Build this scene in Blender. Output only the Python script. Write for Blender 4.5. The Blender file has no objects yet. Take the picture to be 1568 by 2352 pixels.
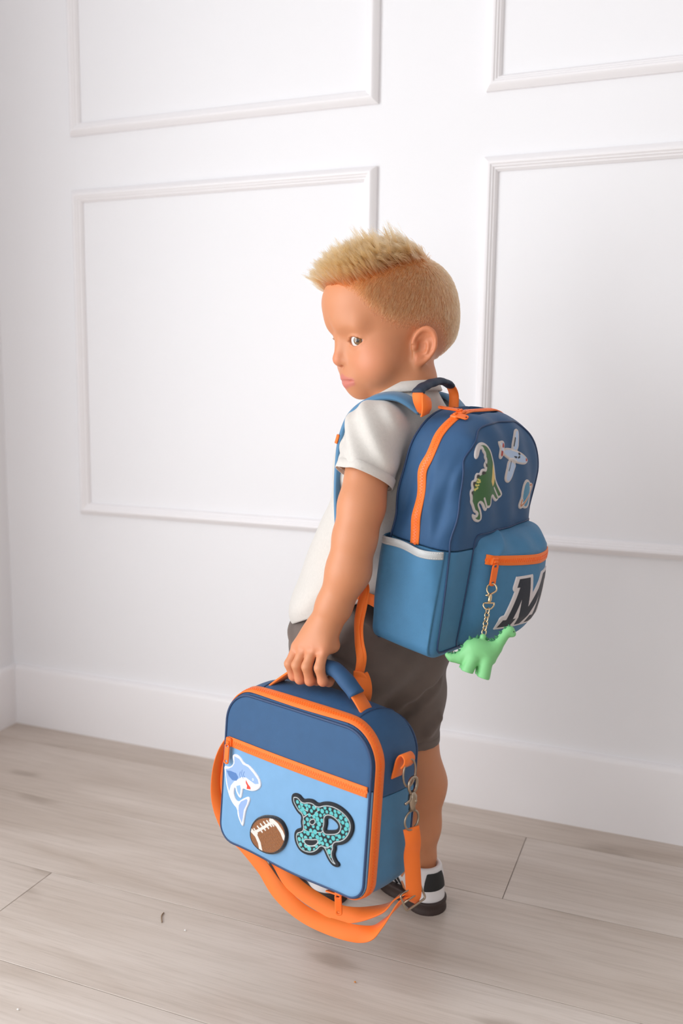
import bpy, math, random
import numpy as np
from mathutils import Matrix, Vector

rng = np.random.default_rng(7)
random.seed(7)
SC = bpy.context.scene
COL = SC.collection

# ------------------------------------------------------------------ camera, world, light, exposure
cam = bpy.data.cameras.new('camera')
cam.sensor_fit = 'VERTICAL'; cam.sensor_height = 36.0; cam.sensor_width = 24.0
cam.lens = 31.63
cam.clip_start = 0.02
cam_o = bpy.data.objects.new('camera', cam); COL.objects.link(cam_o)
_F = Vector((-0.36299, 0.92123, -0.13992)); _R = Vector((0.92964, 0.36824, 0.01272)); _U = Vector((-0.06324, 0.12546, 0.99008))
cam_o.matrix_world = Matrix(((_R.x, _U.x, -_F.x, 0.44842), (_R.y, _U.y, -_F.y, -1.54598), (_R.z, _U.z, -_F.z, 0.76), (0, 0, 0, 1)))
cam.dof.use_dof = True; cam.dof.focus_distance = 1.19; cam.dof.aperture_fstop = 3.2
SC.camera = cam_o

world = bpy.data.worlds.new('daylight'); SC.world = world; world.use_nodes = True
world.node_tree.nodes['Background'].inputs[0].default_value = (0.93, 0.96, 1.0, 1)
world.node_tree.nodes['Background'].inputs[1].default_value = 0.25

def area(name, loc, target, sx, sy, power, col):
    L = bpy.data.lights.new(name, 'AREA'); L.shape = 'RECTANGLE'; L.size = sx; L.size_y = sy
    L.energy = power; L.color = col
    o = bpy.data.objects.new(name, L); COL.objects.link(o)
    o.location = loc
    o.rotation_euler = (Vector(target) - Vector(loc)).to_track_quat('-Z', 'Y').to_euler()
    return o
# daylight through the left window, plus a fill lamp added behind the camera
area('window_daylight', (-1.0, -1.90, 0.88), (3.0, -1.90, 0.88), 2.0, 1.65, 60.0, (0.94, 0.975, 1.0))
area('rear_fill_light', (0.35, -4.0, 1.0), (0.35, 0.0, 1.0), 2.4, 1.8, 25.0, (0.94, 0.975, 1.0))

SC.view_settings.view_transform = 'Standard'; SC.view_settings.look = 'None'
SC.view_settings.gamma = 1.0; SC.view_settings.use_curve_mapping = False
SC.view_settings.exposure = -0.13
SC.cycles.max_bounces = 12; SC.cycles.diffuse_bounces = 5

# ------------------------------------------------------------------ helpers: materials
def lin(c):
    return tuple((v/255/12.92 if v/255 <= .04045 else ((v/255+.055)/1.055)**2.4) for v in c)

def mat(name, col, rough=.6, metal=0.0, bump=None, sheen=0.0, var=None, sss=0.0, spec=.5, attr=None, emit=None):
    """Principled material; col is sRGB 0-255. bump=(kind, scale, strength); var=(scale, amount)."""
    m = bpy.data.materials.new(name); m.use_nodes = True
    nt = m.node_tree; b = nt.nodes['Principled BSDF']; N = nt.nodes; Lk = nt.links
    c = lin(col) + (1,)
    b.inputs['Base Color'].default_value = c
    b.inputs['Roughness'].default_value = rough; b.inputs['Metallic'].default_value = metal
    b.inputs['Specular IOR Level'].default_value = spec
    if sheen: b.inputs['Sheen Weight'].default_value = sheen; b.inputs['Sheen Roughness'].default_value = .4
    if sss:
        b.inputs['Subsurface Weight'].default_value = sss
        b.inputs['Subsurface Radius'].default_value = (.012, .005, .0025); b.inputs['Subsurface Scale'].default_value = .5
    tc = N.new('ShaderNodeTexCoord')
    if attr:
        a = N.new('ShaderNodeVertexColor'); a.layer_name = attr
        Lk.new(a.outputs['Color'], b.inputs['Base Color'])
    elif var:
        n = N.new('ShaderNodeTexNoise'); n.inputs['Scale'].default_value = var[0]; n.inputs['Detail'].default_value = 4
        Lk.new(tc.outputs['Object'], n.inputs['Vector'])
        mx = N.new('ShaderNodeMix'); mx.data_type = 'RGBA'
        lo = tuple(v*(1-var[1]) for v in c[:3]) + (1,); hi = tuple(min(1, v*(1+var[1])) for v in c[:3]) + (1,)
        mx.inputs[6].default_value = lo; mx.inputs[7].default_value = hi
        Lk.new(n.outputs['Fac'], mx.inputs[0]); Lk.new(mx.outputs[2], b.inputs['Base Color'])
    if bump:
        kind, sc, st = bump
        bp = N.new('ShaderNodeBump'); bp.inputs['Strength'].default_value = st; bp.inputs['Distance'].default_value = .001
        if kind == 'noise':
            t = N.new('ShaderNodeTexNoise'); t.inputs['Scale'].default_value = sc; t.inputs['Detail'].default_value = 3
            Lk.new(tc.outputs['Object'], t.inputs['Vector']); Lk.new(t.outputs['Fac'], bp.inputs['Height'])
        else:   # woven twill: two crossed waves
            w1 = N.new('ShaderNodeTexWave'); w1.inputs['Scale'].default_value = sc; w1.bands_direction = 'DIAGONAL'
            w2 = N.new('ShaderNodeTexWave'); w2.inputs['Scale'].default_value = sc*1.3; w2.bands_direction = 'Z'
            ad = N.new('ShaderNodeMath'); ad.operation = 'ADD'
            for w in (w1, w2): Lk.new(tc.outputs['Object'], w.inputs['Vector'])
            Lk.new(w1.outputs['Fac'], ad.inputs[0]); Lk.new(w2.outputs['Fac'], ad.inputs[1]); Lk.new(ad.outputs[0], bp.inputs['Height'])
        Lk.new(bp.outputs['Normal'], b.inputs['Normal'])
    return m

M = {}
M['wall'] = mat('wall_paint', (243, 242, 244), .55, bump=('noise', 220, .03))
M['room'] = mat('greige_wall_paint', (196, 190, 184), .7)  # out-of-view walls, toned down to cut their bounced fill
M['trim'] = mat('trim_paint', (245, 242, 243), .38)
M['navy'] = mat('navy_canvas', (41, 84, 126), .62, bump=('twill', 420, .25), sheen=.08, var=(60, .10))
M['blue'] = mat('blue_canvas', (68, 126, 166), .62, bump=('twill', 420, .25), sheen=.08, var=(60, .10))
M['pale'] = mat('pale_blue_canvas', (118, 165, 206), .62, bump=('twill', 420, .2), sheen=.08, var=(60, .07))
M['piping'] = mat('navy_piping', (38, 64, 102), .5, bump=('noise', 900, .2))
M['darknavy'] = mat('dark_navy_webbing', (34, 48, 68), .6, bump=('noise', 700, .4))
M['orange'] = mat('orange_webbing', (255, 122, 34), .55, bump=('twill', 900, .25), sheen=.15)
M['orangep'] = mat('orange_plastic', (255, 116, 34), .35)
M['reflect'] = mat('reflective_tape', (186, 188, 188), .35, var=(200, .08))
M['metal'] = mat('antique_nickel', (168, 152, 134), .3, 1.0)
M['gold'] = mat('pale_brass', (222, 196, 158), .25, 1.0)
M['greentoy'] = mat('green_vinyl', (130, 204, 134), .5, sss=.0, var=(40, .06))
M['greendark'] = mat('dark_green_vinyl', (48, 120, 78), .5)
M['black'] = mat('black_gloss', (20, 20, 22), .3)
M['shirt'] = mat('heather_grey_jersey', (210, 204, 197), .85, bump=('noise', 900, .25), sheen=.3, var=(260, .06))
M['shorts'] = mat('washed_brown_cotton', (112, 98, 91), .85, bump=('twill', 500, .3), sheen=.2, var=(30, .22))
M['shortsin'] = mat('dark_waistband', (50, 38, 34), .9)
M['leather'] = mat('white_leather', (232, 228, 228), .45, bump=('noise', 500, .15))
M['blackl'] = mat('black_leather', (26, 27, 29), .5)
M['gum'] = mat('dark_gum_rubber', (58, 44, 40), .6, bump=('noise', 300, .2))
M['paint'] = mat('embroidered_patch', (255, 255, 255), .75, attr='Col', bump=('noise', 1500, .5), sheen=.2)
M['chenille'] = mat('chenille_patch', (255, 255, 255), .9, attr='Col', bump=('noise', 900, 1.0), sheen=.5)
M['strapblue'] = mat('blue_strap_canvas', (82, 132, 170), .6, bump=('twill', 420, .25), sheen=.3)

# ------------------------------------------------------------------ helpers: objects
def mk(name, v, fc, m, parent=None, smooth=True, label=None, kind=None, mats=None):
    me = bpy.data.meshes.new(name)
    v = np.asarray(v, dtype=np.float64)
    if isinstance(fc, np.ndarray) and fc.ndim == 2:
        k = fc.shape[1]
        me.vertices.add(len(v)); me.vertices.foreach_set('co', v.ravel())
        me.loops.add(fc.size); me.loops.foreach_set('vertex_index', fc.ravel().astype(np.int32))
        me.polygons.add(len(fc)); me.polygons.foreach_set('loop_start', (np.arange(len(fc))*k).astype(np.int32))
        me.polygons.foreach_set('loop_total', np.full(len(fc), k, np.int32))
        me.update(calc_edges=True); me.validate()
    else:
        me.from_pydata([tuple(x) for x in v], [], [tuple(int(i) for i in q) for q in fc]); me.update()
    if smooth:
        me.polygons.foreach_set('use_smooth', np.ones(len(me.polygons), dtype=bool))
    me.materials.append(m)
    o = bpy.data.objects.new(name, me); COL.objects.link(o)
    if parent: o.parent = parent
    if label: o['label'] = label
    if kind: o['kind'] = kind
    return o

def sharp(o, deg=40):
    """Keep hard corners on a smooth-shaded mesh."""
    me = o.data
    try: me.set_sharp_from_angle(angle=math.radians(deg))
    except Exception: pass
    return o

def thing(name, label, cat, mw=None, group=None):
    o = bpy.data.objects.new(name, None); COL.objects.link(o)
    o.empty_display_size = .05
    if mw is not None: o.matrix_world = mw
    o['label'] = label; o['category'] = cat
    if group: o['group'] = group
    return o

def frame(Rm, T):
    Rm = np.asarray(Rm)
    return Matrix(((*Rm[0], T[0]), (*Rm[1], T[1]), (*Rm[2], T[2]), (0, 0, 0, 1)))

def colors(o, arr):
    a = o.data.color_attributes.new('Col', 'FLOAT_COLOR', 'POINT')
    c = np.ones((len(arr), 4), np.float32); c[:, :3] = arr
    a.data.foreach_set('color', c.ravel())

def join(parts):
    V, Fc, n = [], [], 0
    for v, f in parts:
        V.append(np.asarray(v, float)); Fc += [tuple(int(i)+n for i in q) for q in f]; n += len(v)
    return np.vstack(V), Fc

def spline(P, n=8, closed=False):
    """Catmull-Rom through the points, n samples per span."""
    P = np.asarray(P, float); out = []
    m = len(P)
    for i in range(m if closed else m-1):
        g = lambda j: P[j % m] if closed else P[min(max(j, 0), m-1)]
        a, b, c, d = g(i-1), g(i), g(i+1), g(i+2)
        for k in range(n):
            t = k/n
            out.append(.5*((2*b)+(c-a)*t+(2*a-5*b+4*c-d)*t*t+(3*b-a-3*c+d)*t**3))
    if not closed: out.append(P[-1])
    return np.array(out)

def resample(P, step):
    P = np.asarray(P, float); s = np.r_[0, np.cumsum(np.linalg.norm(np.diff(P, axis=0), axis=1))]
    n = max(2, int(s[-1]/step)+1); t = np.linspace(0, s[-1], n)
    return np.column_stack([np.interp(t, s, P[:, k]) for k in range(P.shape[1])])

def nrm(a):
    a = np.asarray(a, float); return a/np.maximum(np.linalg.norm(a, axis=-1, keepdims=True), 1e-12)

def tangents(P, closed=False):
    if closed: return nrm(np.roll(P, -1, 0)-np.roll(P, 1, 0))
    return nrm(np.gradient(P, axis=0))

def sweep(P, N, sec, closed=False, scale=None):
    """Sweep a 2-D section (a along side, b along N) down path P with normals N."""
    P = np.asarray(P, float); T = tangents(P, closed); N = np.broadcast_to(np.asarray(N, float), P.shape)
    S = nrm(np.cross(T, N)); N = nrm(np.cross(S, T))
    sec = np.asarray(sec, float); k = len(sec); n = len(P)
    sc = np.ones(n) if scale is None else np.asarray(scale)
    V = (P[:, None] + sc[:, None, None]*(S[:, None]*sec[None, :, :1] + N[:, None]*sec[None, :, 1:])).reshape(-1, 3)
    fc = []
    for i in range(n if closed else n-1):
        j = (i+1) % n
        for a in range(k):
            b = (a+1) % k; fc.append((i*k+a, i*k+b, j*k+b, j*k+a))
    if not closed:
        fc.append(tuple(range(k))[::-1]); fc.append(tuple((n-1)*k+a for a in range(k)))
    return V, fc

def circ(r, n=10, ry=None):
    t = np.linspace(0, 2*np.pi, n, endpoint=False); return np.column_stack([np.cos(t)*r, np.sin(t)*(ry or r)])

def rect(w, t, r=None):
    """Flat webbing section with rounded edges."""
    r = t/2 if r is None else r
    a = w/2; b = t/2
    return np.array([(-a, -b*.3), (-a+r*.5, -b), (0, -b), (a-r*.5, -b), (a, -b*.3), (a, b*.3), (a-r*.5, b), (0, b), (-a+r*.5, b), (-a, b*.3)])

def tube(P, r, n=10, closed=False, N=None):
    P = np.asarray(P, float)
    if N is None:
        T = tangents(P, closed); N = np.zeros_like(P); v = np.array([.31, .52, .79])
        v = v-T[0]*(v@T[0]); 
        for i in range(len(P)):
            v = v-T[i]*(v@T[i]); v = v/np.linalg.norm(v); N[i] = v
    sc = None
    if not np.isscalar(r): sc = np.asarray(r); r = 1.0
    return sweep(P, N, circ(r, n), closed, sc)

def box(c, s, R3=None):
    c = np.asarray(c, float); s = np.asarray(s, float)/2
    q = np.array([(i, j, k) for i in (-1, 1) for j in (-1, 1) for k in (-1, 1)], float)*s
    if R3 is not None: q = q@np.asarray(R3).T
    f = [(0, 1, 3, 2), (4, 6, 7, 5), (0, 4, 5, 1), (2, 3, 7, 6), (0, 2, 6, 4), (1, 5, 7, 3)]
    return q+c, f

def bbox(c, s, bev=.002, R3=None):
    """Box with chamfered edges (24 corners)."""
    c = np.asarray(c, float); h = np.asarray(s, float)/2; v = []; 
    for ax in range(3):
        for sg in np.ndindex(2, 2, 2):
            q = np.array([(h[k] if k == ax else h[k]-bev)*(1 if sg[k] else -1) for k in range(3)]); v.append(q)
    v = np.array(v)
    import itertools
    idx = lambda ax, sg: ax*8+sg[0]*4+sg[1]*2+sg[2]
    f = []
    for ax in range(3):
        a, b = [k for k in range(3) if k != ax]
        for s0 in (0, 1):
            q = []
            for (u, w) in ((0, 0), (1, 0), (1, 1), (0, 1)):
                sg = [0, 0, 0]; sg[ax] = s0; sg[a] = u; sg[b] = w; q.append(idx(ax, sg))
            f.append(q)
    for ax in range(3):
        a, b = [k for k in range(3) if k != ax]
        for (u, w) in ((0, 0), (1, 0), (1, 1), (0, 1)):
            q = []
            for (t, axx) in ((0, a), (0, b), (1, b), (1, a)):
                sg = [0, 0, 0]; sg[ax] = t; sg[a] = u; sg[b] = w; q.append(idx(axx, sg))
            f.append(q)
    for sg in np.ndindex(2, 2, 2): f.append([idx(0, sg), idx(1, sg), idx(2, sg)])
    # consistent outward winding
    out = []
    for q in f:
        p = v[q]; nn = np.cross(p[1]-p[0], p[2]-p[0])
        out.append(tuple(q) if nn@p.mean(0) > 0 else tuple(q[::-1]))
    if R3 is not None: v = v@np.asarray(R3).T
    return v+c, out

# ------------------------------------------------------------------ helpers: signed-distance modelling
def smin(a, b, k):
    h = np.maximum(k-np.abs(a-b), 0)/k; return np.minimum(a, b)-h*h*k*.25
def smax(a, b, k): return -smin(-a, -b, k)
def sph(p, c, r): return np.linalg.norm(p-np.asarray(c, p.dtype), axis=1)-r
def ell(p, c, r, R3=None):
    q = p-np.asarray(c, p.dtype)
    if R3 is not None: q = q@np.asarray(R3, p.dtype)
    r = np.asarray(r, p.dtype); k0 = np.linalg.norm(q/r, axis=1); k1 = np.linalg.norm(q/(r*r), axis=1)
    return k0*(k0-1)/np.maximum(k1, 1e-6)
def rc(p, a, b, r1, r2):
    a = np.asarray(a, p.dtype); b = np.asarray(b, p.dtype); ba = b-a; pa = p-a
    h = np.clip(pa@ba/(ba@ba), 0, 1)
    return np.linalg.norm(pa-h[:, None]*ba, axis=1)-(r1+(r2-r1)*h)
def chain(p, pts, k):
    d = None
    for (a, ra), (b, rb) in zip(pts[:-1], pts[1:]):
        q = rc(p, a, b, ra, rb); d = q if d is None else smin(d, q, k)
    return d
def rbox(p, c, h, r):
    q = np.abs(p-np.asarray(c, p.dtype))-(np.asarray(h, p.dtype)-r)
    return np.linalg.norm(np.maximum(q, 0), axis=1)+np.minimum(q.max(axis=1), 0)-r
def grp(p, d, lo, hi, fn, k):
    m = np.all((p > np.asarray(lo)-.03) & (p < np.asarray(hi)+.03), axis=1)
    if m.any(): d[m] = smin(d[m], fn(p[m]), k)
    return d
def wav(p, dirs):
    s = 0
    for (kx, ky, kz, ph, am) in dirs: s = s+am*np.sin(p[:, 0]*kx+p[:, 1]*ky+p[:, 2]*kz+ph)
    return s
def rwaves(seed, n, f, am, sq=(1, 1, 1)):
    r = np.random.default_rng(seed); out = []
    for _ in range(n):
        v = nrm(r.normal(size=3))*f*(.6+.8*r.random())*np.array(sq); out.append((*v, r.random()*6.28, am/n*(0.6+.8*r.random())))
    return out

def nets(fn, lo, hi, h, marg=1.6):
    """Surface nets over the zero set of fn, evaluated only in blocks near the surface."""
    B = 8
    lo = np.asarray(lo, float); hi = np.asarray(hi, float)
    nb = np.ceil((hi-lo)/(h*B)).astype(int)
    g = np.stack(np.meshgrid(*[np.arange(n) for n in nb], indexing='ij'), -1).reshape(-1, 3)
    cen = (lo+(g+.5)*h*B).astype(np.float32)
    d = fn(cen)
    act = g[np.abs(d) < h*B*.87*marg]
    dims = nb*B+2
    off = np.stack(np.meshgrid(*[np.arange(B+1)]*3, indexing='ij'), -1).reshape(-1, 3)
    ids, pos, edges = [], [], []
    step = max(1, 400000//len(off))
    lin_ = lambda c: (c[..., 0]*dims[1]+c[..., 1])*dims[2]+c[..., 2]
    for s in range(0, len(act), step):
        a = act[s:s+step]
        cc = a[:, None]*B+off[None]
        P = (lo+cc.reshape(-1, 3)*h).astype(np.float32)
        D = fn(P).reshape(len(a), B+1, B+1, B+1)
        S = D < 0
        cnt = np.zeros((len(a), B, B, B), np.int8)
        for i in (0, 1):
            for j in (0, 1):
                for k in (0, 1): cnt += S[:, i:i+B, j:j+B, k:k+B]
        cell = (cnt > 0) & (cnt < 8)
        w = np.argwhere(cell)
        if not len(w): continue
        acc = np.zeros((len(w), 3)); n = np.zeros(len(w))
        corner = lambda c: D[w[:, 0], w[:, 1]+c[0], w[:, 2]+c[1], w[:, 3]+c[2]]
        for ax in range(3):
            o1, o2 = [k for k in range(3) if k != ax]
            for u in (0, 1):
                for v in (0, 1):
                    c0 = [0, 0, 0]; c0[o1] = u; c0[o2] = v; c1 = list(c0); c1[ax] = 1
                    d0, d1 = corner(c0), corner(c1); m = (d0 < 0) != (d1 < 0)
                    t = np.where(m, d0/np.where(m, d0-d1, 1), 0)
                    q = np.array(c0, float)[None]+0*acc; q[:, ax] += t
                    acc[m] += q[m]; n[m] += 1
                    if u == 0 and v == 0:
                        gi = a[w[m, 0]]*B+w[m, 1:]
                        edges.append((ax, gi, (d0 < 0)[m]))
        gi = a[w[:, 0]]*B+w[:, 1:]
        ids.append(lin_(gi)); pos.append(lo+(gi+acc/n[:, None])*h)
    ids = np.concatenate(ids); pos = np.concatenate(pos)
    o = np.argsort(ids); ids = ids[o]; pos = pos[o]
    F = []
    for ax, gi, ins in edges:
        o1, o2 = [(1, 2), (2, 0), (0, 1)][ax]
        q = []
        for (u, v) in ((0, 0), (1, 0), (1, 1), (0, 1)):
            c = gi.copy(); c[:, o1] -= u; c[:, o2] -= v; q.append(lin_(c))
        q = np.stack(q, 1)
        ix = np.searchsorted(ids, q); ix = np.minimum(ix, len(ids)-1)
        ok = (ids[ix] == q).all(1)
        ix = ix[ok]; iv = ins[ok]
        ix[~iv] = ix[~iv][:, ::-1]
        F.append(ix)
    return pos, np.concatenate(F)

def grad(fn, p, e=4e-4):
    p = np.asarray(p, np.float64); g = np.zeros_like(p)
    for k in range(3):
        q = p.copy(); q[:, k] += e; r = p.copy(); r[:, k] -= e
        g[:, k] = fn(q)-fn(r)
    return nrm(g)
def snap(fn, p, off=0.0, it=6):
    """Move points along the gradient until they lie `off` above the surface."""
    p = np.array(p, float)
    for _ in range(it): p -= ((fn(p)-off))[:, None]*grad(fn, p)*.9
    return p, grad(fn, p)
def cast(fn, p, d, it=60, off=0.0):
    p = np.array(p, float); d = np.asarray(d, float)
    for _ in range(it): p += (fn(p)-off)[:, None]*d*.8
    return p
def sdf_obj(name, fn, lo, hi, h, m, parent, **kw):
    v, f = nets(fn, lo, hi, h); return mk(name, v, f, m, parent, **kw)

# 2-D shapes for the patches
def chaikin(P, it=2):
    P = np.asarray(P, float)
    for _ in range(it):
        Q = np.roll(P, -1, 0); P = np.stack([P*.75+Q*.25, P*.25+Q*.75], 1).reshape(-1, 2)
    return P
def poly2(p, P):
    """Signed distance to a closed polygon (negative inside)."""
    P = np.asarray(P, float); d = np.full(len(p), 1e9); s = np.ones(len(p))
    for i in range(len(P)):
        a = P[i]; b = P[i-1]; e = b-a; w = p-a
        t = np.clip((w@e)/max(e@e, 1e-18), 0, 1); q = w-t[:, None]*e
        d = np.minimum(d, (q*q).sum(1))
        c1 = p[:, 1] >= a[1]; c2 = p[:, 1] < b[1]; c3 = e[0]*w[:, 1] > e[1]*w[:, 0]
        fl = (c1 & c2 & c3) | (~c1 & ~c2 & ~c3); s[fl] *= -1
    return s*np.sqrt(d)
def line2(p, P, w):
    P = np.asarray(P, float); d = np.full(len(p), 1e9)
    for a, b in zip(P[:-1], P[1:]):
        e = b-a; q = p-a; t = np.clip((q@e)/max(e@e, 1e-18), 0, 1); d = np.minimum(d, np.linalg.norm(q-t[:, None]*e, axis=1))
    return d-w/2
def nets2(fn, lo, hi, h):
    n = np.ceil((np.asarray(hi)-lo)/h).astype(int)+1
    gx, gy = np.meshgrid(lo[0]+np.arange(n[0])*h, lo[1]+np.arange(n[1])*h, indexing='ij')
    D = fn(np.column_stack([gx.ravel(), gy.ravel()])).reshape(n); S = D < 0
    cnt = S[:-1, :-1].astype(int)+S[1:, :-1]+S[:-1, 1:]+S[1:, 1:]
    cid = -np.ones(cnt.shape, int); w = np.argwhere(cnt > 0); cid[w[:, 0], w[:, 1]] = np.arange(len(w))
    acc = np.zeros((len(w), 2)); k = np.zeros(len(w))
    for c0, c1 in (((0, 0), (1, 0)), ((0, 1), (1, 1)), ((0, 0), (0, 1)), ((1, 0), (1, 1))):
        d0 = D[w[:, 0]+c0[0], w[:, 1]+c0[1]]; d1 = D[w[:, 0]+c1[0], w[:, 1]+c1[1]]; m = (d0 < 0) != (d1 < 0)
        t = np.where(m, d0/np.where(m, d0-d1, 1), 0)
        q = np.array(c0, float)+t[:, None]*(np.array(c1)-np.array(c0)); acc[m] += q[m]; k[m] += 1
    bnd = k > 0
    acc[~bnd] = .5; k[~bnd] = 1
    uv = lo+(w+acc/k[:, None])*h
    I = np.argwhere(S[1:-1, 1:-1])+1
    q = np.stack([cid[I[:, 0]-1, I[:, 1]-1], cid[I[:, 0], I[:, 1]-1], cid[I[:, 0], I[:, 1]], cid[I[:, 0]-1, I[:, 1]]], 1)
    return uv, q, bnd
def patch(name, shape, paint, place, thick, parent, m, h=.0006, label=None):
    """A sewn-on patch: its 2-D outline laid on a surface, flat colours per vertex, real thickness."""
    pts = shape(None); lo = pts.min(0)-.003; hi = pts.max(0)+.003
    uv, q, bnd = nets2(shape, lo, hi, h)
    col = paint(uv)
    b, n = place(uv)
    dome = np.clip(-shape(uv)/.0012, 0, 1)**.5
    top = b+n*(thick*(.35+.65*dome))[:, None]
    low = b-n*.0006
    e = np.concatenate([q[:, [0, 1]], q[:, [1, 2]], q[:, [2, 3]], q[:, [3, 0]]])
    key = np.sort(e, 1); _, inv, ct = np.unique(key, axis=0, return_inverse=True, return_counts=True)
    be = e[ct[inv.ravel()] == 1]
    nn = len(uv)
    nz = np.cross(top[q[0, 1]]-top[q[0, 0]], top[q[0, 2]]-top[q[0, 0]])@n[q[0, 0]]
    if nz < 0: q = q[:, ::-1]; be = be[:, ::-1]
    side = np.column_stack([be[:, 1], be[:, 0], be[:, 0]+nn, be[:, 1]+nn])
    o = mk(name, np.vstack([top, low]), np.vstack([q, side]), m, parent, label=label)
    colors(o, np.vstack([col, col]))
    return o
def over(col, d, rgb, aa=.0004):
    t = np.clip(.5-d/aa, 0, 1)[:, None]; return col*(1-t)+np.array(lin(rgb))*t

# ------------------------------------------------------------------ the room
XL, XR, YB, YF, ZC = -0.945, 2.8, 0.0, -3.9, 2.5
def struct(name, v, f, m, parent=None, smooth=False, label=None):
    o = mk(name, v, f, m, parent, smooth=smooth, label=label); o['kind'] = 'structure'; return o
struct('wall_back', *box(((XL+XR)/2, .05, ZC/2), (XR-XL+.2, .1, ZC)), M['wall'])
struct('wall_right', *box((XR+.05, (YB+YF)/2, ZC/2), (.1, YB-YF, ZC)), M['room'])
struct('ceiling', *box(((XL+XR)/2, (YB+YF)/2, ZC+.05), (XR-XL+.2, YB-YF+.2, .1)), M['wall'])
def wall_with_hole(name, axis, pos, th, a0, a1, h0, h1, z0, z1, m='wall'):
    ps = []
    for (u0, u1, w0, w1) in ((a0, h0, 0, ZC), (h1, a1, 0, ZC), (h0, h1, 0, z0), (h0, h1, z1, ZC)):
        c = [0, 0, (w0+w1)/2]; s = [0, 0, w1-w0]
        c[axis] = (u0+u1)/2; s[axis] = u1-u0; c[1-axis] = pos; s[1-axis] = th
        ps.append(box(c, s))
    return struct(name, *join(ps), M[m])
wall_with_hole('wall_left', 1, XL-.05, .1, YF, YB, -2.90, -.90, .05, 1.85)
wall_with_hole('wall_front', 0, YF-.05, .1, XL, XR, -.85, 1.55, .10, 1.95, 'room')  # opening added for the rear fill lamp
def window(name, axis, pos, h0, h1, z0, z1):
    ps = []; m = (h0+h1)/2
    def bar(u0, u1, w0, w1):
        c = [0, 0, (w0+w1)/2]; s = [0, 0, w1-w0]; c[axis] = (u0+u1)/2; s[axis] = u1-u0; c[1-axis] = pos; s[1-axis] = .05
        ps.append(box(c, s))
    for u in (h0+.02, m, h1-.02): bar(u-.02, u+.02, z0, z1)
    for w in (z0+.02, (z0+z1)/2, z1-.02): bar(h0, h1, w-.02, w+.02)
    return struct(name, *join(ps), M['trim'])
window('window_1', 1, XL-.05, -2.90, -.90, .05, 1.85)
window('added_rear_window', 0, YF-.05, -.85, 1.55, .10, 1.95)  # unseen frame, added where the rear fill lamp shines in

# baseboards: flat board with an eased top edge
def baseboard(name, p0, p1, nrm_in):
    p0 = np.array(p0, float); p1 = np.array(p1, float); n = np.array(nrm_in, float)
    prof = [(0, 0), (.013, 0), (.013, .124), (.0115, .1295), (.007, .1325), (0, .1335)]
    V = []; F = []
    for p in (p0, p1):
        for (a, b) in prof: V.append(p+n*a+np.array([0, 0, b]))
    k = len(prof)
    for i in range(k): F.append((i, (i+1) % k, k+(i+1) % k, k+i))
    F += [tuple(range(k))[::-1], tuple(range(k, 2*k))]
    return sharp(struct(name, V, F, M['trim'], smooth=True), 50)
baseboard('baseboard_back', (XL+.013, 0, 0), (XR, 0, 0), (0, -1, 0))
baseboard('baseboard_left', (XL, YF, 0), (XL, 0, 0), (1, 0, 0))

# picture-frame mouldings: four frames, each of four mitred strips
PROF = [(0, 0), (0, .006), (.002, .0085), (.0055, .0125), (.0095, .0145), (.0125, .0142), (.0148, .0118), (.0165, .0115), (.0185, .0085), (.0205, .008), (.0225, .005), (.0238, .0035), (.0238, 0)]
def moulding(name, x0, x1, z0, z1, label):
    root = thing(name, label, 'moulding'); root['kind'] = 'structure'; del root['category']; del root['label']
    root.location = ((x0+x1)/2, 0, (z0+z1)/2)
    cor = [(x0, z0), (x1, z0), (x1, z1), (x0, z1)]; inn = [(1, 1), (-1, 1), (-1, -1), (1, -1)]
    for i in range(4):
        V = []
        for c, d in ((cor[i], inn[i]), (cor[(i+1) % 4], inn[(i+1) % 4])):
            for a, b in PROF: V.append((c[0]+d[0]*a-(x0+x1)/2, -b, c[1]+d[1]*a-(z0+z1)/2))
        k = len(PROF); F = [(j, (j+1) % k, k+(j+1) % k, k+j) for j in range(k)]
        F += [tuple(range(k))[::-1], tuple(range(k, 2*k))]
        o = mk('moulding_strip', V, [q[::-1] for q in F], M['trim'], root); sharp(o, 25)
    return root
moulding('trim_1', -.748, -.101, .4847, 1.138, 'lower left wall panel moulding')
moulding('trim_2', -.748, -.101, 1.2414, 2.30, 'upper left wall panel moulding')
moulding('trim_3', .088, .735, .4847, 1.138, 'lower right wall panel moulding')
moulding('trim_4', .088, .735, 1.2414, 2.30, 'upper right wall panel moulding')

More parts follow.
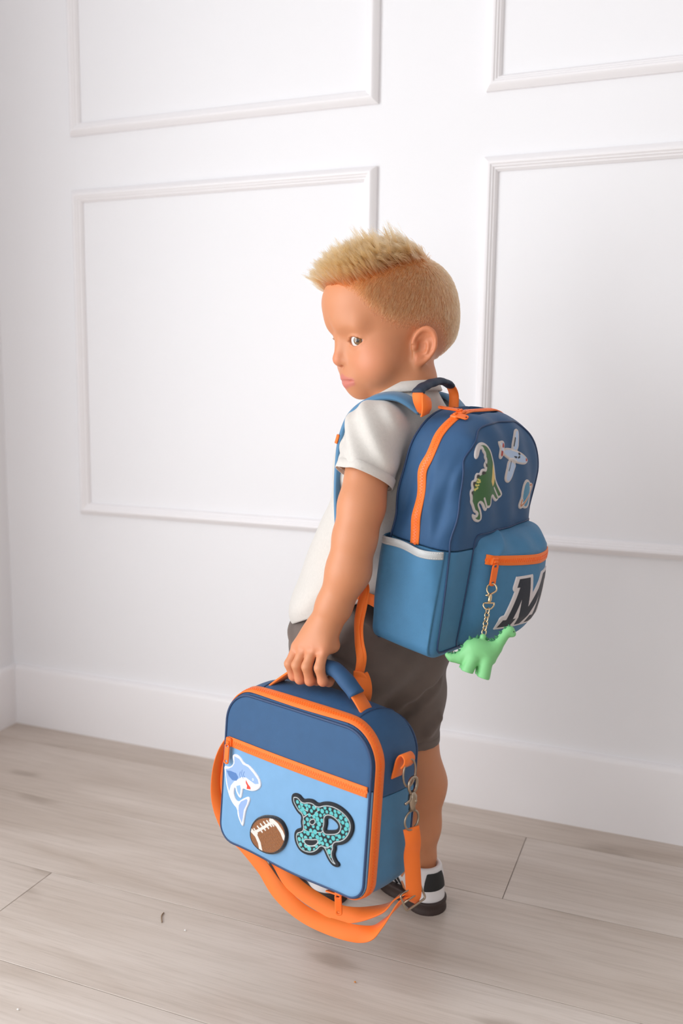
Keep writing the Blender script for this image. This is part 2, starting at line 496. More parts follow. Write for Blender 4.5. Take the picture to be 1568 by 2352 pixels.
# floor of separate wide oak-look planks
def plank_mat():
    m = bpy.data.materials.new('greige_oak_plank'); m.use_nodes = True
    nt = m.node_tree; N = nt.nodes; Lk = nt.links; b = N['Principled BSDF']
    tc = N.new('ShaderNodeTexCoord'); oi = N.new('ShaderNodeObjectInfo')
    geo = N.new('ShaderNodeNewGeometry')
    ad = N.new('ShaderNodeVectorMath'); ad.operation = 'ADD'
    sc = N.new('ShaderNodeVectorMath'); sc.operation = 'SCALE'; sc.inputs[3].default_value = 13.7
    cb = N.new('ShaderNodeCombineXYZ')
    Lk.new(oi.outputs['Random'], cb.inputs[0]); Lk.new(oi.outputs['Random'], cb.inputs[1]); Lk.new(cb.outputs[0], sc.inputs[0])
    Lk.new(geo.outputs['Position'], ad.inputs[0]); Lk.new(sc.outputs[0], ad.inputs[1])
    def mapped(sx, sy):
        mp = N.new('ShaderNodeMapping'); mp.inputs['Scale'].default_value = (sx, sy, 1); Lk.new(ad.outputs[0], mp.inputs[0]); return mp
    def noise(mp, s, det=4, dist=0):
        n = N.new('ShaderNodeTexNoise'); n.inputs['Scale'].default_value = s; n.inputs['Detail'].default_value = det; n.inputs['Distortion'].default_value = dist
        Lk.new(mp.outputs[0], n.inputs['Vector']); return n
    broad = noise(mapped(1.3, 7.0), 1.6, 3, .6)          # broad tonal streaks
    grain = noise(mapped(2.2, 60.0), 2.4, 6, .4)        # fine grain lines
    pores = noise(mapped(9.0, 260.0), 2.0, 3)
    knot = N.new('ShaderNodeTexVoronoi'); knot.inputs['Scale'].default_value = 1.0; knot.voronoi_dimensions = '2D'
    mpk = mapped(2.1, 5.2)
    nz = noise(mapped(9, 22), 1.0, 3)
    wz = N.new('ShaderNodeVectorMath'); wz.operation = 'SCALE'; wz.inputs[3].default_value = .22
    Lk.new(nz.outputs['Color'], wz.inputs[0])
    wa = N.new('ShaderNodeVectorMath'); wa.operation = 'ADD'; Lk.new(mpk.outputs[0], wa.inputs[0]); Lk.new(wz.outputs[0], wa.inputs[1])
    Lk.new(wa.outputs[0], knot.inputs['Vector'])
    kr = N.new('ShaderNodeMapRange'); kr.inputs[1].default_value = .01; kr.inputs[2].default_value = .11; kr.inputs[3].default_value = 1; kr.inputs[4].default_value = 0
    kr.interpolation_type = 'SMOOTHERSTEP'; Lk.new(knot.outputs['Distance'], kr.inputs[0])
    r1 = N.new('ShaderNodeValToRGB'); r1.color_ramp.elements[0].position = .3; r1.color_ramp.elements[1].position = .72
    r1.color_ramp.elements[0].color = lin((196, 182, 170)) + (1,); r1.color_ramp.elements[1].color = lin((222, 211, 202)) + (1,)
    Lk.new(broad.outputs['Fac'], r1.inputs[0])
    def mixc(fac, base, colr, amt):
        mx = N.new('ShaderNodeMix'); mx.data_type = 'RGBA'; mx.blend_type = 'MULTIPLY'
        ml = N.new('ShaderNodeMath'); ml.operation = 'MULTIPLY'; ml.inputs[1].default_value = amt
        Lk.new(fac, ml.inputs[0]); Lk.new(ml.outputs[0], mx.inputs[0]); Lk.new(base, mx.inputs[6]); mx.inputs[7].default_value = colr; return mx.outputs[2]
    def ramp(src, a, bb):
        r = N.new('ShaderNodeMapRange'); r.inputs[1].default_value = a; r.inputs[2].default_value = bb; Lk.new(src, r.inputs[0]); return r.outputs[0]
    c = mixc(ramp(grain.outputs['Fac'], .45, .7), r1.outputs[0], (.72, .69, .66, 1), .42)
    c = mixc(ramp(pores.outputs['Fac'], .56, .72), c, (.74, .70, .67, 1), .45)
    c = mixc(kr.outputs[0], c, (.62, .58, .54, 1), .6)
    tint = N.new('ShaderNodeMix'); tint.data_type = 'RGBA'; tint.blend_type = 'MULTIPLY'
    rr = N.new('ShaderNodeMapRange'); rr.inputs[3].default_value = 0; rr.inputs[4].default_value = 1; Lk.new(oi.outputs['Random'], rr.inputs[0])
    tint.inputs[7].default_value = (.9, .87, .84, 1); Lk.new(rr.outputs[0], tint.inputs[0]); Lk.new(c, tint.inputs[6])
    Lk.new(tint.outputs[2], b.inputs['Base Color'])
    b.inputs['Roughness'].default_value = .30
    bp = N.new('ShaderNodeBump'); bp.inputs['Strength'].default_value = .12; bp.inputs['Distance'].default_value = .001
    Lk.new(pores.outputs['Fac'], bp.inputs['Height']); Lk.new(bp.outputs['Normal'], b.inputs['Normal'])
    return m
M['plank'] = plank_mat()
M['joint'] = mat('plank_joint', (92, 80, 70), .8)
floor = struct('floor', *box(((XL+XR)/2, (YB+YF)/2, -.02), (XR-XL, YB-YF, .034)), M['joint'])
def plank(x0, x1, y0, y1):
    g = .0005; e = .0004
    x0 += g; x1 -= g; y0 += g; y1 -= g; z = 0.0; zb = -.003
    V = [(x0, y0, zb), (x1, y0, zb), (x1, y1, zb), (x0, y1, zb), (x0, y0, z-e), (x1, y0, z-e), (x1, y1, z-e), (x0, y1, z-e),
         (x0+e, y0+e, z), (x1-e, y0+e, z), (x1-e, y1-e, z), (x0+e, y1-e, z)]
    F = [(8, 9, 10, 11)]
    for i in range(4): j = (i+1) % 4; F += [(i, j, 4+j, 4+i), (4+i, 4+j, 8+j, 8+i)]
    return mk('plank', V, F, M['plank'], floor, smooth=False)
rows = [-.0857]
while rows[-1] > YF: rows.append(rows[-1]-.2010)
rows = [0]+rows
seams = {0: 1.70, 1: .2194, 2: .95, 3: -.4468, 4: 1.30}
rr_ = np.random.default_rng(3)
for i in range(len(rows)-1):
    y1, y0 = rows[i], max(rows[i+1], YF)
    s = seams.get(i, XL+rr_.random()*1.8)
    xs = [s]
    while xs[0]-1.80 > XL: xs.insert(0, xs[0]-1.80)
    while xs[-1]+1.80 < XR: xs.append(xs[-1]+1.80)
    xs = [XL]+[x for x in xs if XL+.02 < x < XR-.02]+[XR]
    for a, b in zip(xs[:-1], xs[1:]): plank(a, b, y0, y1)

# specks on the boards
def speck(name, P, r, m, label):
    v, f = tube(np.array(P), r, 6); o = mk(name, v, f, m); o['label'] = label; o['category'] = 'debris'; return o
M['fibre'] = mat('brown_fibre', (140, 116, 92), .8); M['crumb'] = mat('pale_crumb', (240, 238, 234), .8); M['crumbo'] = mat('orange_crumb', (206, 132, 60), .8)
speck('fibre', spline(np.column_stack([np.array([(-0.2259, -0.5149), (-0.2241, -0.5234), (-0.2154, -0.5358)]), [.0012, .0014, .0012]]), 5), .0009, M['fibre'], 'thin curved brown fibre on the plank left of the lunch bag')
for nm, c, mm, lb in (('crumb', [(-0.1750, -0.5400)][0], 'crumb', 'tiny white crumb on the plank beside the brown fibre'), ('crumb', [(-0.2777, -0.7572)][0], 'crumb', 'tiny white crumb on the floor nearest the lower left corner'), ('crumb', [(0.0836, -0.5516)][0], 'crumbo', 'tiny orange crumb on the plank in front of the strap')):
    speck(nm, [(c[0]-.0014, c[1], .0011), (c[0], c[1]+.0004, .0016), (c[0]+.0013, c[1]-.0003, .0010)], np.array([.0006, .0011, .0005]), M[mm], lb)

# ------------------------------------------------------------------ the child
# own frame: x forward (the way he faces), y to his left, z up
KR = np.array([[-.959, -.283, 0], [.283, -.959, 0], [0, 0, 1]]); KT = np.array([.05, -.365, 0])
KM = frame(KR, KT)
def Rz(a): a = math.radians(a); return np.array([[math.cos(a), -math.sin(a), 0], [math.sin(a), math.cos(a), 0], [0, 0, 1]])
def Ry(a): a = math.radians(a); return np.array([[math.cos(a), 0, math.sin(a)], [0, 1, 0], [-math.sin(a), 0, math.cos(a)]])
def Rx(a): a = math.radians(a); return np.array([[1, 0, 0], [0, math.cos(a), -math.sin(a)], [0, math.sin(a), math.cos(a)]])
HC = np.array([-.004, 0, .844]); HR = Rz(60.5)@Ry(14)@Rx(0)
child = thing('person', 'small blond boy in grey tee and brown shorts, looking back over his shoulder', 'person', KM)

EYE = np.array([.0640, .0285, -.0105]); EYER = .0117
e1 = nrm([1, .30, 0.0]); e3 = np.array([0, 0, 1.0]); e2 = nrm(np.cross(e3, e1))
# ear axes: s backwards, t up, n outwards
E0 = np.array([-.0055, .0685, -.034])
_s = nrm([-math.cos(math.radians(30)), math.sin(math.radians(30)), 0]); _n = nrm(np.cross(np.array([0, 0, 1.0]), _s)); _n = _n if _n[1] > 0 else -_n
_tl = math.radians(24); ES = nrm(_s*math.cos(_tl)-np.array([0, 0, 1.0])*math.sin(_tl)); ET = nrm(np.array([0, 0, 1.0])*math.cos(_tl)+_s*math.sin(_tl)); EN = _n
def ear(q):
    w = q-E0.astype(q.dtype); s = w@ES.astype(q.dtype); t = w@ET.astype(q.dtype); n = w@EN.astype(q.dtype)
    sw = np.where(t > 0, 1.0, 1.0+t*9)
    k = np.sqrt((s/(.0155*sw))**2+(t/.0225)**2)
    disc = np.maximum((k-1)*.0155, np.abs(n+.0012)-.0028)
    rim = np.sqrt(((k-.95)*.0175)**2+(n-.0020)**2)-.0029
    rim = np.where((s < -.007) & (t < -.002), rim+.004, rim)
    d = smin(disc, rim, .003)
    w2 = np.stack([s, t, n], 1)
    d = smin(d, rc(w2, (.005, -.008, .001), (.002, .011, .0015), .0026, .002), .003)   # inner fold
    d = smin(d, ell(w2, (-.0035, -.0185, 0), (.0065, .0062, .0036)), .004)            # lobe
    d = smax(d, -ell(w2, (-.0030, -.0025, .0040), (.0076, .0104, .0074)), .003)       # bowl
    d = smax(d, -ell(w2, (.0005, .0090, .0040), (.0070, .0050, .0042)), .003)
    d = smin(d, ell(w2, (-.0020, .0000, -.0058), (.0110, .0140, .0032)), .002)
    d = smin(d, ell(w2, (-.0115, -.0035, .0005), (.0034, .005, .003)), .004)          # tragus
    return d
def head(q):
    a = q.copy(); a[:, 1] = np.abs(a[:, 1])
    d = ell(q, (-.008, 0, .021), (.0840, .0705, .0655))
    d = smin(d, ell(q, (.033, 0, .038), (.0575, .0585, .046)), .025)
    d = smin(d, ell(q, (.030, 0, -.028), (.0535, .0555, .056)), .02)
    d = smin(d, sph(a, (.0455, .0335, -.044), .0285), .02)
    d = smin(d, ell(q, (.030, 0, -.057), (.047, .044, .029)), .02)
    d = smin(d, sph(q, (.0655, 0, -.0735), .0155), .016)
    d = smin(d, ell(q, (.0690, 0, -.056), (.0158, .0205, .017)), .014)
    d = smin(d, sph(q, (-.040, 0, -.016), .0455), .03)
    d = smin(d, rc(a, (.0770, .012, .016), (.0655, .036, .011), .0050, .0050), .022)
    d = smax(d, -sph(a, (.0915, .0310, -.0125), .0100), .018)
    d = smin(d, rc(q, (.0775, 0, -.004), (.0865, 0, -.028), .0062, .0072), .010)
    d = smin(d, sph(q, (.0868, 0, -.0308), .0080), .006)
    d = smin(d, sph(a, (.0800, .0088, -.0335), .0054), .006)
    d = smax(d, -ell(a, (.0862, .0046, -.0405), (.0032, .0022, .0026)), .002)
    # eyelids and their opening
    d = smin(d, sph(a, EYE, .0130), .005)
    w = a-EYE.astype(a.dtype); u = w@e2.astype(a.dtype); vv = w[:, 2]; fr = w@e1.astype(a.dtype)
    cut = np.maximum(np.abs(vv-.0004+.0006*u/.012)-.0062*(1-(u/.0132)**2), .003-fr)*.8
    d = smax(d, -cut, .0012)
    d = smin(d, smax(np.abs(sph(a, EYE, .0134))-.0007, np.maximum(np.abs(vv-.0078+(u/.0135)**2*.006)-.0008, .003-fr), .001), .0015)  # lid fold
    # mouth
    d = smin(d, rc(a, (.0845, 0, -.0548), (.0782, .0175, -.0592), .0046, .0034), .0035)
    d = smin(d, rc(a, (.0830, 0, -.0645), (.0778, .0155, -.0628), .0054, .0042), .0035)
    d = smax(d, -rc(a, (.0892, 0, -.0592), (.0815, .0178, -.0602), .0012, .0010), .0022)
    d = smax(d, -rc(q, (.0945, 0, -.0430), (.0915, 0, -.0505), .0028, .003), .004)   # philtrum
    m = (np.abs(a-E0.astype(a.dtype)) < .06).all(1)
    if m.any(): d[m] = smin(d[m], ear(a[m]), .006)
    return d
def tohead(p): return ((p-HC.astype(p.dtype))@HR.astype(p.dtype))
NECK = [((-.034, 0, .725), .0395), ((-.032, .000, .765), .0345), ((-.024, 0, .800), .0350)]

# arm that carries the bag (his left) and the hand closed round the grip
ARM = [((-.040, .086, .698), .030), ((-.0515, .127, .610), .0280), ((-.0500, .1375, .572), .0262), ((-.0445, .1425, .530), .0268), ((-.0275, .1505, .482), .0212), ((-.0170, .1550, .458), .0180)]
FING = [  # knuckle, bend, under, tip
    [((.0135, .1735, .4250), .0072), ((.0170, .1835, .4065), .0063), ((.0150, .1780, .3895), .0060), ((.0125, .1650, .3835), .0056), ((.0120, .1560, .3890), .0050)],
    [((-.0010, .1760, .4290), .0074), ((.0015, .1870, .4085), .0065), ((.0010, .1815, .3890), .0062), ((.0000, .1665, .3845), .0058), ((.0000, .1560, .3910), .0050)],
    [((-.0155, .1755, .4310), .0074), ((-.0150, .1870, .4100), .0065), ((-.0155, .1815, .3905), .0062), ((-.0160, .1670, .3870), .0058), ((-.0160, .1560, .3940), .0050)],
    [((-.0295, .1730, .4300), .0070), ((-.0325, .1835, .4110), .0064), ((-.0345, .1790, .3935), .0062), ((-.0345, .1665, .3890), .0056), ((-.0335, .1565, .3960), .0050)]]
def hand(p):
    d = None
    for fpts in FING:
        k = fpts[0]
        # metacarpal from the wrist to the knuckle
        m = rc(p, (-.017+(k[0][0]+.010)*.45, .1580, .4540), (k[0][0], k[0][1]-.003, k[0][2]+.002), .0135, .0092)
        d = m if d is None else smin(d, m, .012)
    d = smin(d, ell(p, (-.012, .1640, .4400), (.022, .0105, .016)), .008)
    d = smin(d, sph(p, (-.0300, .1545, .4330), .0095), .010)          # heel of the palm
    d = smin(d, rc(p, (.0000, .1540, .4480), (.0130, .1470, .4310), .0110, .0088), .010)
    th = chain(p, [((.0120, .1470, .4320), .0078), ((.0140, .1430, .4150), .0068), ((.0060, .1400, .4000), .0060)], .004)
    d = smin(d, th, .004)
    for fpts in FING:
        d = smin(d, chain(p, fpts, .0035), .0028)
        k = fpts[0][0]
        d = smax(d, -sph(p, (k[0], k[1]+.0118, k[2]+.001), .0042), .004)   # dimpled knuckles
    return d
# relaxed far arm
ARMR = [((-.040, -.086, .698), .030), ((-.040, -.125, .610), .0288), ((-.034, -.132, .572), .0262), ((-.022, -.134, .530), .0262), ((.004, -.134, .482), .0210), ((.016, -.132, .458), .0178)]
def handr(p):
    d = rc(p, (.018, -.131, .452), (.030, -.128, .424), .0150, .0150)
    d = smin(d, ell(p, (.026, -.130, .434), (.020, .0105, .018)), .008)
    for i, (ox, ln) in enumerate(((.016, .80), (.0055, .98), (-.005, 1.0), (-.0155, .86))):
        b = np.array([.030+ox*.95, -.129, .420+.001*i]); t1 = b+np.array([.005+ox*.12, .004, -.019*ln]); t2 = t1+np.array([.002, .009, -.013*ln]); t3 = t2+np.array([-.003, .010, -.007*ln])
        d = smin(d, chain(p, [(b, .0072), (t1, .0064), (t2, .0059), (t3, .0052)], .003), .0028)
    th = chain(p, [((.030, -.126, .448), .0095), ((.048, -.118, .432), .0074), ((.054, -.112, .416), .0062)], .004)
    return smin(d, th, .006)
LEGR = [((-.004, -.045, .370), .058), ((-.006, -.045, .275), .046), ((-.016, -.045, .235), .0405), ((-.034, -.045, .180), .0400), ((-.036, -.046, .115), .0310), ((-.036, -.047, .060), .0245), ((-.040, -.047, .030), .0260)]
LEGL = [((.030, .046, .370), .060), ((.060, .044, .275), .046), ((.066, .042, .235), .0405), ((.058, .042, .180), .0395), ((.062, .038, .115), .0305), ((.072, .034, .060), .0240), ((.073, .033, .030), .0250)]
FOOTR = (np.array([-.087, -.027, 0]), -22.0); FOOTL = (np.array([.040, .040, 0]), -13.0)
def foot(p, F):
    q = (p-F[0].astype(p.dtype))@Rz(F[1]).astype(p.dtype)
    return smin(rc(q, (.030, 0, .034), (.105, .002, .026), .020, .016), ell(q, (.112, .003, .024), (.028, .025, .012)), .01)
def body(p):
    d = np.full(len(p), .5, p.dtype)
    d = grp(p, d, (-.10, -.12, .32), (.12, .12, .76), lambda q: smin(smin(ell(q, (-.018, 0, .655), (.052, .088, .085)), rc(q, (-.018, 0, .62), (.018, 0, .46), .060, .070), .03),
            smin(ell(q, (.012, 0, .400), (.076, .083, .068)), rc(q, (-.034, -.070, .700), (-.034, .070, .700), .030, .030), .03), .04), .03)
    d = grp(p, d, (-.09, -.06, .70), (.04, .06, .83), lambda q: chain(q, NECK, .02), .02)
    d = grp(p, d, (-.13, -.11, .73), (.12, .11, .96), lambda q: head(tohead(q)), .014)
    d = grp(p, d, (-.10, .04, .44), (.02, .19, .74), lambda q: chain(q, ARM, .012), .012)
    d = grp(p, d, (-.06, .12, .37), (.04, .20, .48), hand, .010)
    d = grp(p, d, (-.10, -.19, .44), (.05, -.04, .74), lambda q: chain(q, ARMR, .012), .012)
    d = grp(p, d, (-.02, -.16, .36), (.08, -.09, .48), handr, .010)
    for L in (LEGR, LEGL): d = grp(p, d, (-.09, -.11, .0), (.13, .11, .43), lambda q: chain(q, L, .02), .02)
    for F in (FOOTR, FOOTL): d = grp(p, d, F[0]-np.array([.02, .09, 0]), F[0]+np.array([.17, .06, .06]), lambda q: foot(q, F), .014)
    return d
bv, bf = nets(body, (-.14, -.20, .006), (.20, .215, .965), .00155)
def skin_mat():
    m = mat('child_skin', (222, 164, 126), .48, sss=.18, attr='Col', bump=('noise', 700, .06)); return m
M['skin'] = skin_mat()
bo = mk('body', bv, bf, M['skin'], child)
# skin tone: lips, blushed cheeks, ears and knuckles, the darker scalp under short hair
def hairline(q):
    """> 0 where hair grows (head frame)."""
    phi = np.degrees(np.arctan2(np.abs(q[:, 1]), q[:, 0]+.010))
    zh = np.interp(phi, [0, 20, 33, 44, 55, 66, 78, 90, 104, 118, 128, 145, 180], [.0710, .0640, .0470, .0210, .0030, -.0060, -.0090, -.0100, -.0100, -.0180, -.0330, -.0520, -.0620])
    return q[:, 2]-zh
hq = (bv-HC)@HR; ha = hq.copy(); ha[:, 1] = np.abs(ha[:, 1])
cskin = np.tile(np.array(lin((206, 138, 98))), (len(bv), 1))
def blend(mask, rgb): 
    global cskin
    cskin = cskin*(1-mask[:, None])+np.array(lin(rgb))*mask[:, None]
sm = lambda x, a, b: (lambda t: t*t*(3-2*t))(np.clip((x-a)/(b-a), 0, 1))
inh = (np.abs(hq) < .14).all(1) & (bv[:, 2] > .74)
blend(inh*.35*np.exp(-(np.linalg.norm(ha-np.array([.062, .040, -.038]), axis=1)/.022)**2), (226, 132, 104))
blend(inh*.5*np.exp(-(np.linalg.norm(ha-np.array([.093, 0, -.030]), axis=1)/.010)**2), (226, 138, 106))
blend(inh*.55*sm(-ear(ha.astype(np.float32)), -.004, .0)*(ha[:, 1] > .064), (214, 128, 88))
lipd = np.minimum(rc(ha, (.0862, 0, -.0556), (.0795, .0172, -.0594), .0052, .0042), rc(ha, (.0846, 0, -.0642), (.0790, .0155, -.0626), .0060, .0048))
blend(inh*.9*sm(-lipd, -.0016, .0002)*(ha[:, 0] > .070), (202, 118, 106))
blend(inh*.22*np.exp(-(rc(ha, (.080, .014, .0105), (.0665, .040, .0125), 0, 0)/.0036)**2), (176, 120, 78))
blend(inh*.55*sm(hairline(hq), -.004, .022)*(1-sm(-ear(ha.astype(np.float32)), -.003, .0)), (216, 166, 114))
lid = np.linalg.norm(ha-EYE, axis=1)
blend(inh*.5*sm(-np.abs(lid-.0124), -.0011, -.0002)*(np.abs((ha-EYE)[:, 2]) < .0070)*((ha-EYE)@e1 > .002), (150, 92, 74))
for fp in FING:
    blend(.45*np.exp(-(np.linalg.norm(bv-np.array(fp[0][0]), axis=1)/.009)**2), (226, 140, 106))
    blend(.45*np.exp(-(np.linalg.norm(bv-np.array(fp[2][0]), axis=1)/.010)**2), (226, 138, 106))
# plain white underwear below the clothes
und = sm(bv[:, 2], .262, .268)*(1-sm(bv[:, 2], .505, .512))*(np.abs(bv[:, 1]) < .118)*(1-(np.linalg.norm(bv-np.array([-.005, .165, .42]), axis=1) < .06))*(1-(np.linalg.norm(bv-np.array([.03, -.13, .43]), axis=1) < .055))
blend(und, (236, 234, 230))
colors(bo, cskin)

# eyes: ball with painted iris, looking towards the camera
def eye_mat():
    m = bpy.data.materials.new('hazel_eye'); m.use_nodes = True; nt = m.node_tree; N = nt.nodes; Lk = nt.links; b = N['Principled BSDF']
    tc = N.new('ShaderNodeTexCoord'); ln = N.new('ShaderNodeVectorMath'); ln.operation = 'LENGTH'
    mu = N.new('ShaderNodeVectorMath'); mu.operation = 'MULTIPLY'; mu.inputs[1].default_value = (0, 1, 1)
    sx = N.new('ShaderNodeSeparateXYZ'); Lk.new(tc.outputs['Object'], sx.inputs[0])
    Lk.new(tc.outputs['Object'], mu.inputs[0]); Lk.new(mu.outputs[0], ln.inputs[0])
    dv = N.new('ShaderNodeMath'); dv.operation = 'DIVIDE'; dv.inputs[1].default_value = .010; Lk.new(ln.outputs['Value'], dv.inputs[0])
    r = N.new('ShaderNodeValToRGB'); cr = r.color_ramp
    cr.elements[0].position = 0; cr.elements[0].color = (.005, .004, .004, 1)
    cr.elements[1].position = 1; cr.elements[1].color = lin((232, 226, 224)) + (1,)
    for p, c in ((.20, (.005, .004, .004, 1)), (.25, lin((100, 64, 30)) + (1,)), (.44, lin((142, 104, 58)) + (1,)), (.54, lin((60, 48, 40)) + (1,)), (.61, lin((236, 230, 228)) + (1,))):
        e = cr.elements.new(p); e.color = c
    Lk.new(dv.outputs[0], r.inputs[0]); Lk.new(r.outputs[0], b.inputs['Base Color'])
    b.inputs['Roughness'].default_value = .06; b.inputs['Coat Weight'].default_value = 1.0; b.inputs['Coat Roughness'].default_value = .02
    return m
M['eye'] = eye_mat()
def uvsphere(r, nu=32, nv=24):
    V = [(r, 0, 0)]; F = []
    for i in range(1, nv):
        t = math.pi*i/nv
        for j in range(nu):
            a = 2*math.pi*j/nu; V.append((r*math.cos(t), r*math.sin(t)*math.cos(a), r*math.sin(t)*math.sin(a)))
    V.append((-r, 0, 0))
    for j in range(nu): F.append((0, 1+j, 1+(j+1) % nu)); F.append((len(V)-1, 1+(nv-2)*nu+(j+1) % nu, 1+(nv-2)*nu+j))
    for i in range(nv-2):
        for j in range(nu): a = 1+i*nu+j; b = 1+i*nu+(j+1) % nu; F.append((a, a+nu, b+nu, b))
    return np.array(V), F
CAML = KR.T@(np.array([.448, -1.546, .76])-KT)
for sgn in (1, -1):
    c = HC+HR@(EYE*np.array([1, sgn, 1]))
    g = nrm(CAML-c)
    f0 = HR@nrm([1, .12*sgn, .0]); g = nrm(g*.80+f0*.35)
    sy = nrm(np.cross([0, 0, 1], g)); Rg = np.column_stack([g, sy, np.cross(g, sy)])
    v, f = uvsphere(EYER)
    b = np.exp(-((v[:, 1]**2+v[:, 2]**2)/.0052**2))*.0006*(v[:, 0] > 0); v = v+np.column_stack([b, b*0, b*0])
    o = mk('eye', v, f, M['eye'], child); o.matrix_local = frame(Rg, c)

# hair
def strands(name, P, R, m, label=None):
    n = len(P); k = P.shape[1]
    hc = bpy.data.hair_curves.new(name); hc.add_curves([k]*n)
    hc.points.foreach_set('position', P.reshape(-1).astype(np.float32))
    hc.points.foreach_set('radius', R.reshape(-1).astype(np.float32))
    hc.materials.append(m)
    o = bpy.data.objects.new(name, hc); COL.objects.link(o); o.parent = child; o['kind'] = 'stuff'
    if label: o['label'] = label
    return o
def hair_mat(name, root, tip):
    m = bpy.data.materials.new(name); m.use_nodes = True; nt = m.node_tree; N = nt.nodes; Lk = nt.links
    N.remove(N['Principled BSDF']); b = N.new('ShaderNodeBsdfHairPrincipled'); b.parametrization = 'COLOR'
    hi = N.new('ShaderNodeHairInfo'); r = N.new('ShaderNodeValToRGB')
    r.color_ramp.elements[0].color = lin(root) + (1,); r.color_ramp.elements[1].color = lin(tip) + (1,); r.color_ramp.elements[1].position = .75
    Lk.new(hi.outputs['Intercept'], r.inputs[0])
    mx = N.new('ShaderNodeMix'); mx.data_type = 'RGBA'; mx.blend_type = 'MULTIPLY'; mx.inputs[7].default_value = (.58, .45, .34, 1)
    Lk.new(hi.outputs['Random'], mx.inputs[0]); Lk.new(r.outputs[0], mx.inputs[6]); Lk.new(mx.outputs[2], b.inputs['Color'])
    b.inputs['Roughness'].default_value = .32; b.inputs['Radial Roughness'].default_value = .45
    Lk.new(b.outputs[0], N['Material Output'].inputs['Surface'])
    return m
M['hair'] = hair_mat('blond_hair', (172, 100, 62), (248, 178, 126)); M['hairs'] = hair_mat('short_blond_hair', (152, 100, 66), (216, 156, 108))
hn = None
fa = bv[bf[:, 0]]*.25+bv[bf[:, 1]]*.25+bv[bf[:, 2]]*.25+bv[bf[:, 3]]*.25
fq = (fa-HC)@HR
sel = (hairline(fq)+.004*np.sin(fq[:, 0]*420)*np.sin(fq[:, 2]*380+1) > -.002) & (fa[:, 2] > .76) & (np.linalg.norm(fq, axis=1) < .125)
fe = fq.copy(); fe[:, 1] = np.abs(fe[:, 1]); sel &= ear(fe.astype(np.float32)) > .003
idx = np.flatnonzero(sel)
rh = np.random.default_rng(11)
def roots(n, wt):
    w = wt/wt.sum(); i = rh.choice(idx, n, p=w)
    a = rh.random((n, 1)); b = rh.random((n, 1))
    A, B, C, D = (bv[bf[i, k]] for k in range(4))
    p = (A*(1-a)+B*a)*(1-b)+(D*(1-a)+C*a)*b
    return p
ff = fq[idx]
def topness(q):
    # the longer crop on top: above a line from the front hairline to the crown
    return sm(q[:, 2]-np.interp(q[:, 0], [-.085, -.06, 0, .05, .09], [.066, .070, .068, .061, .055]), -.006, .008)
tn = topness(ff)
# short sides and back
Ps = roots(34000, ((1-tn)+.02)*(.12+.88*sm(hairline(ff), -.002, .016))); q = (Ps-HC)@HR; n = grad(body, Ps.astype(np.float32)); nh = n@HR
L = .0030+.0090*sm(hairline(q), .0, .035); L = L*(.7+.5*rh.random(len(q)))
side = sm(np.abs(q[:, 1]), .02, .05)
dirv = np.column_stack([(.1+.65*sm(q[:, 0], -.075, -.015))*side, 0*L, -np.ones(len(L))])
dirv += rh.normal(size=dirv.shape)*.18
dirv -= nh*(dirv*nh).sum(1)[:, None]; dirv = nrm(dirv)
pts = []
for t in (0, .35, .7, 1.0): pts.append(q+dirv*(L*t)[:, None]+nh*(L*(.42*t-.18*t*t))[:, None])
S = np.stack(pts, 1)@HR.T+HC
strands('short_hair', S, np.tile(np.array([.00020, .00019, .00015, .00006]), (len(S), 1)), M['hairs'])
# longer hair on top, pushed forwards into spiky tufts
Pt = roots(17000, tn**1.5+1e-6); q = (Pt-HC)@HR; n = grad(body, Pt.astype(np.float32)); nh = n@HR
front = sm(q[:, 0], -.06, .075)
L = (.032-.015*front)*(.75+.4*rh.random(len(q)))*(.45+.55*topness(q))
K = 620
ci = rh.choice(len(q), K, replace=False); 
dd = ((q[:, None, :2]-q[None, ci, :2])**2).sum(2); near = dd.argmin(1)
base = np.column_stack([1.0-.30*front, .12+0*front, .05+.75*front])
ck = rh.normal(size=(K, 3))*np.array([.22, .26, .20])
dirv = base+ck[near]+rh.normal(size=base.shape)*.10
lift = (.62+.10*front)*(1+.3*rh.normal(size=K)[near])
tip = q+nrm(dirv)*L[:, None]+nh*(L*lift)[:, None]
# tufts: tips of a clump draw together
ct = np.zeros((K, 3)); cn = np.bincount(near, minlength=K)
for k in range(3): ct[:, k] = np.bincount(near, tip[:, k], K)/np.maximum(cn, 1)
cl = np.clip(.46+.12*rh.normal(size=len(q)), 0, .85)[:, None]
tip = tip*(1-cl)+ct[near]*cl
pts = []
for t in (0, .2, .4, .6, .8, 1.0):
    mid = q+nh*(L*.62)[:, None]+nrm(dirv)*(L*.25)[:, None]
    pts.append(q*(1-t)**2+mid*2*t*(1-t)+tip*t*t)
S = np.stack(pts, 1)@HR.T+HC
strands('hair', S, np.tile(np.array([.00024, .00024, .00022, .00018, .00013, .00005]), (len(S), 1)), M['hair'])
# lashes and thin brows
lash = []
for sgn in (1, -1):
    for i in range(46):
        u = -.0118+.0236*i/45; v0 = .0004-.0006*u/.012+.0062*(1-(u/.0132)**2)
        dpt = math.sqrt(max(.0128**2-u*u-v0*v0, 1e-8)); p = EYE+e2*u+e3*v0+e1*dpt
        o_ = [p, p+e1*.0014+e3*.0002, p+e1*.0026+e3*.0012+e2*u*.08]
        lash.append([a*np.array([1, sgn, 1]) for a in o_])
S = np.array(lash)@HR.T+HC
M['lash'] = hair_mat('brown_lashes', (92, 62, 40), (120, 84, 56))
strands('eyelashes', S, np.tile(np.array([.00013, .0001, .00004]), (len(S), 1)), M['lash'])

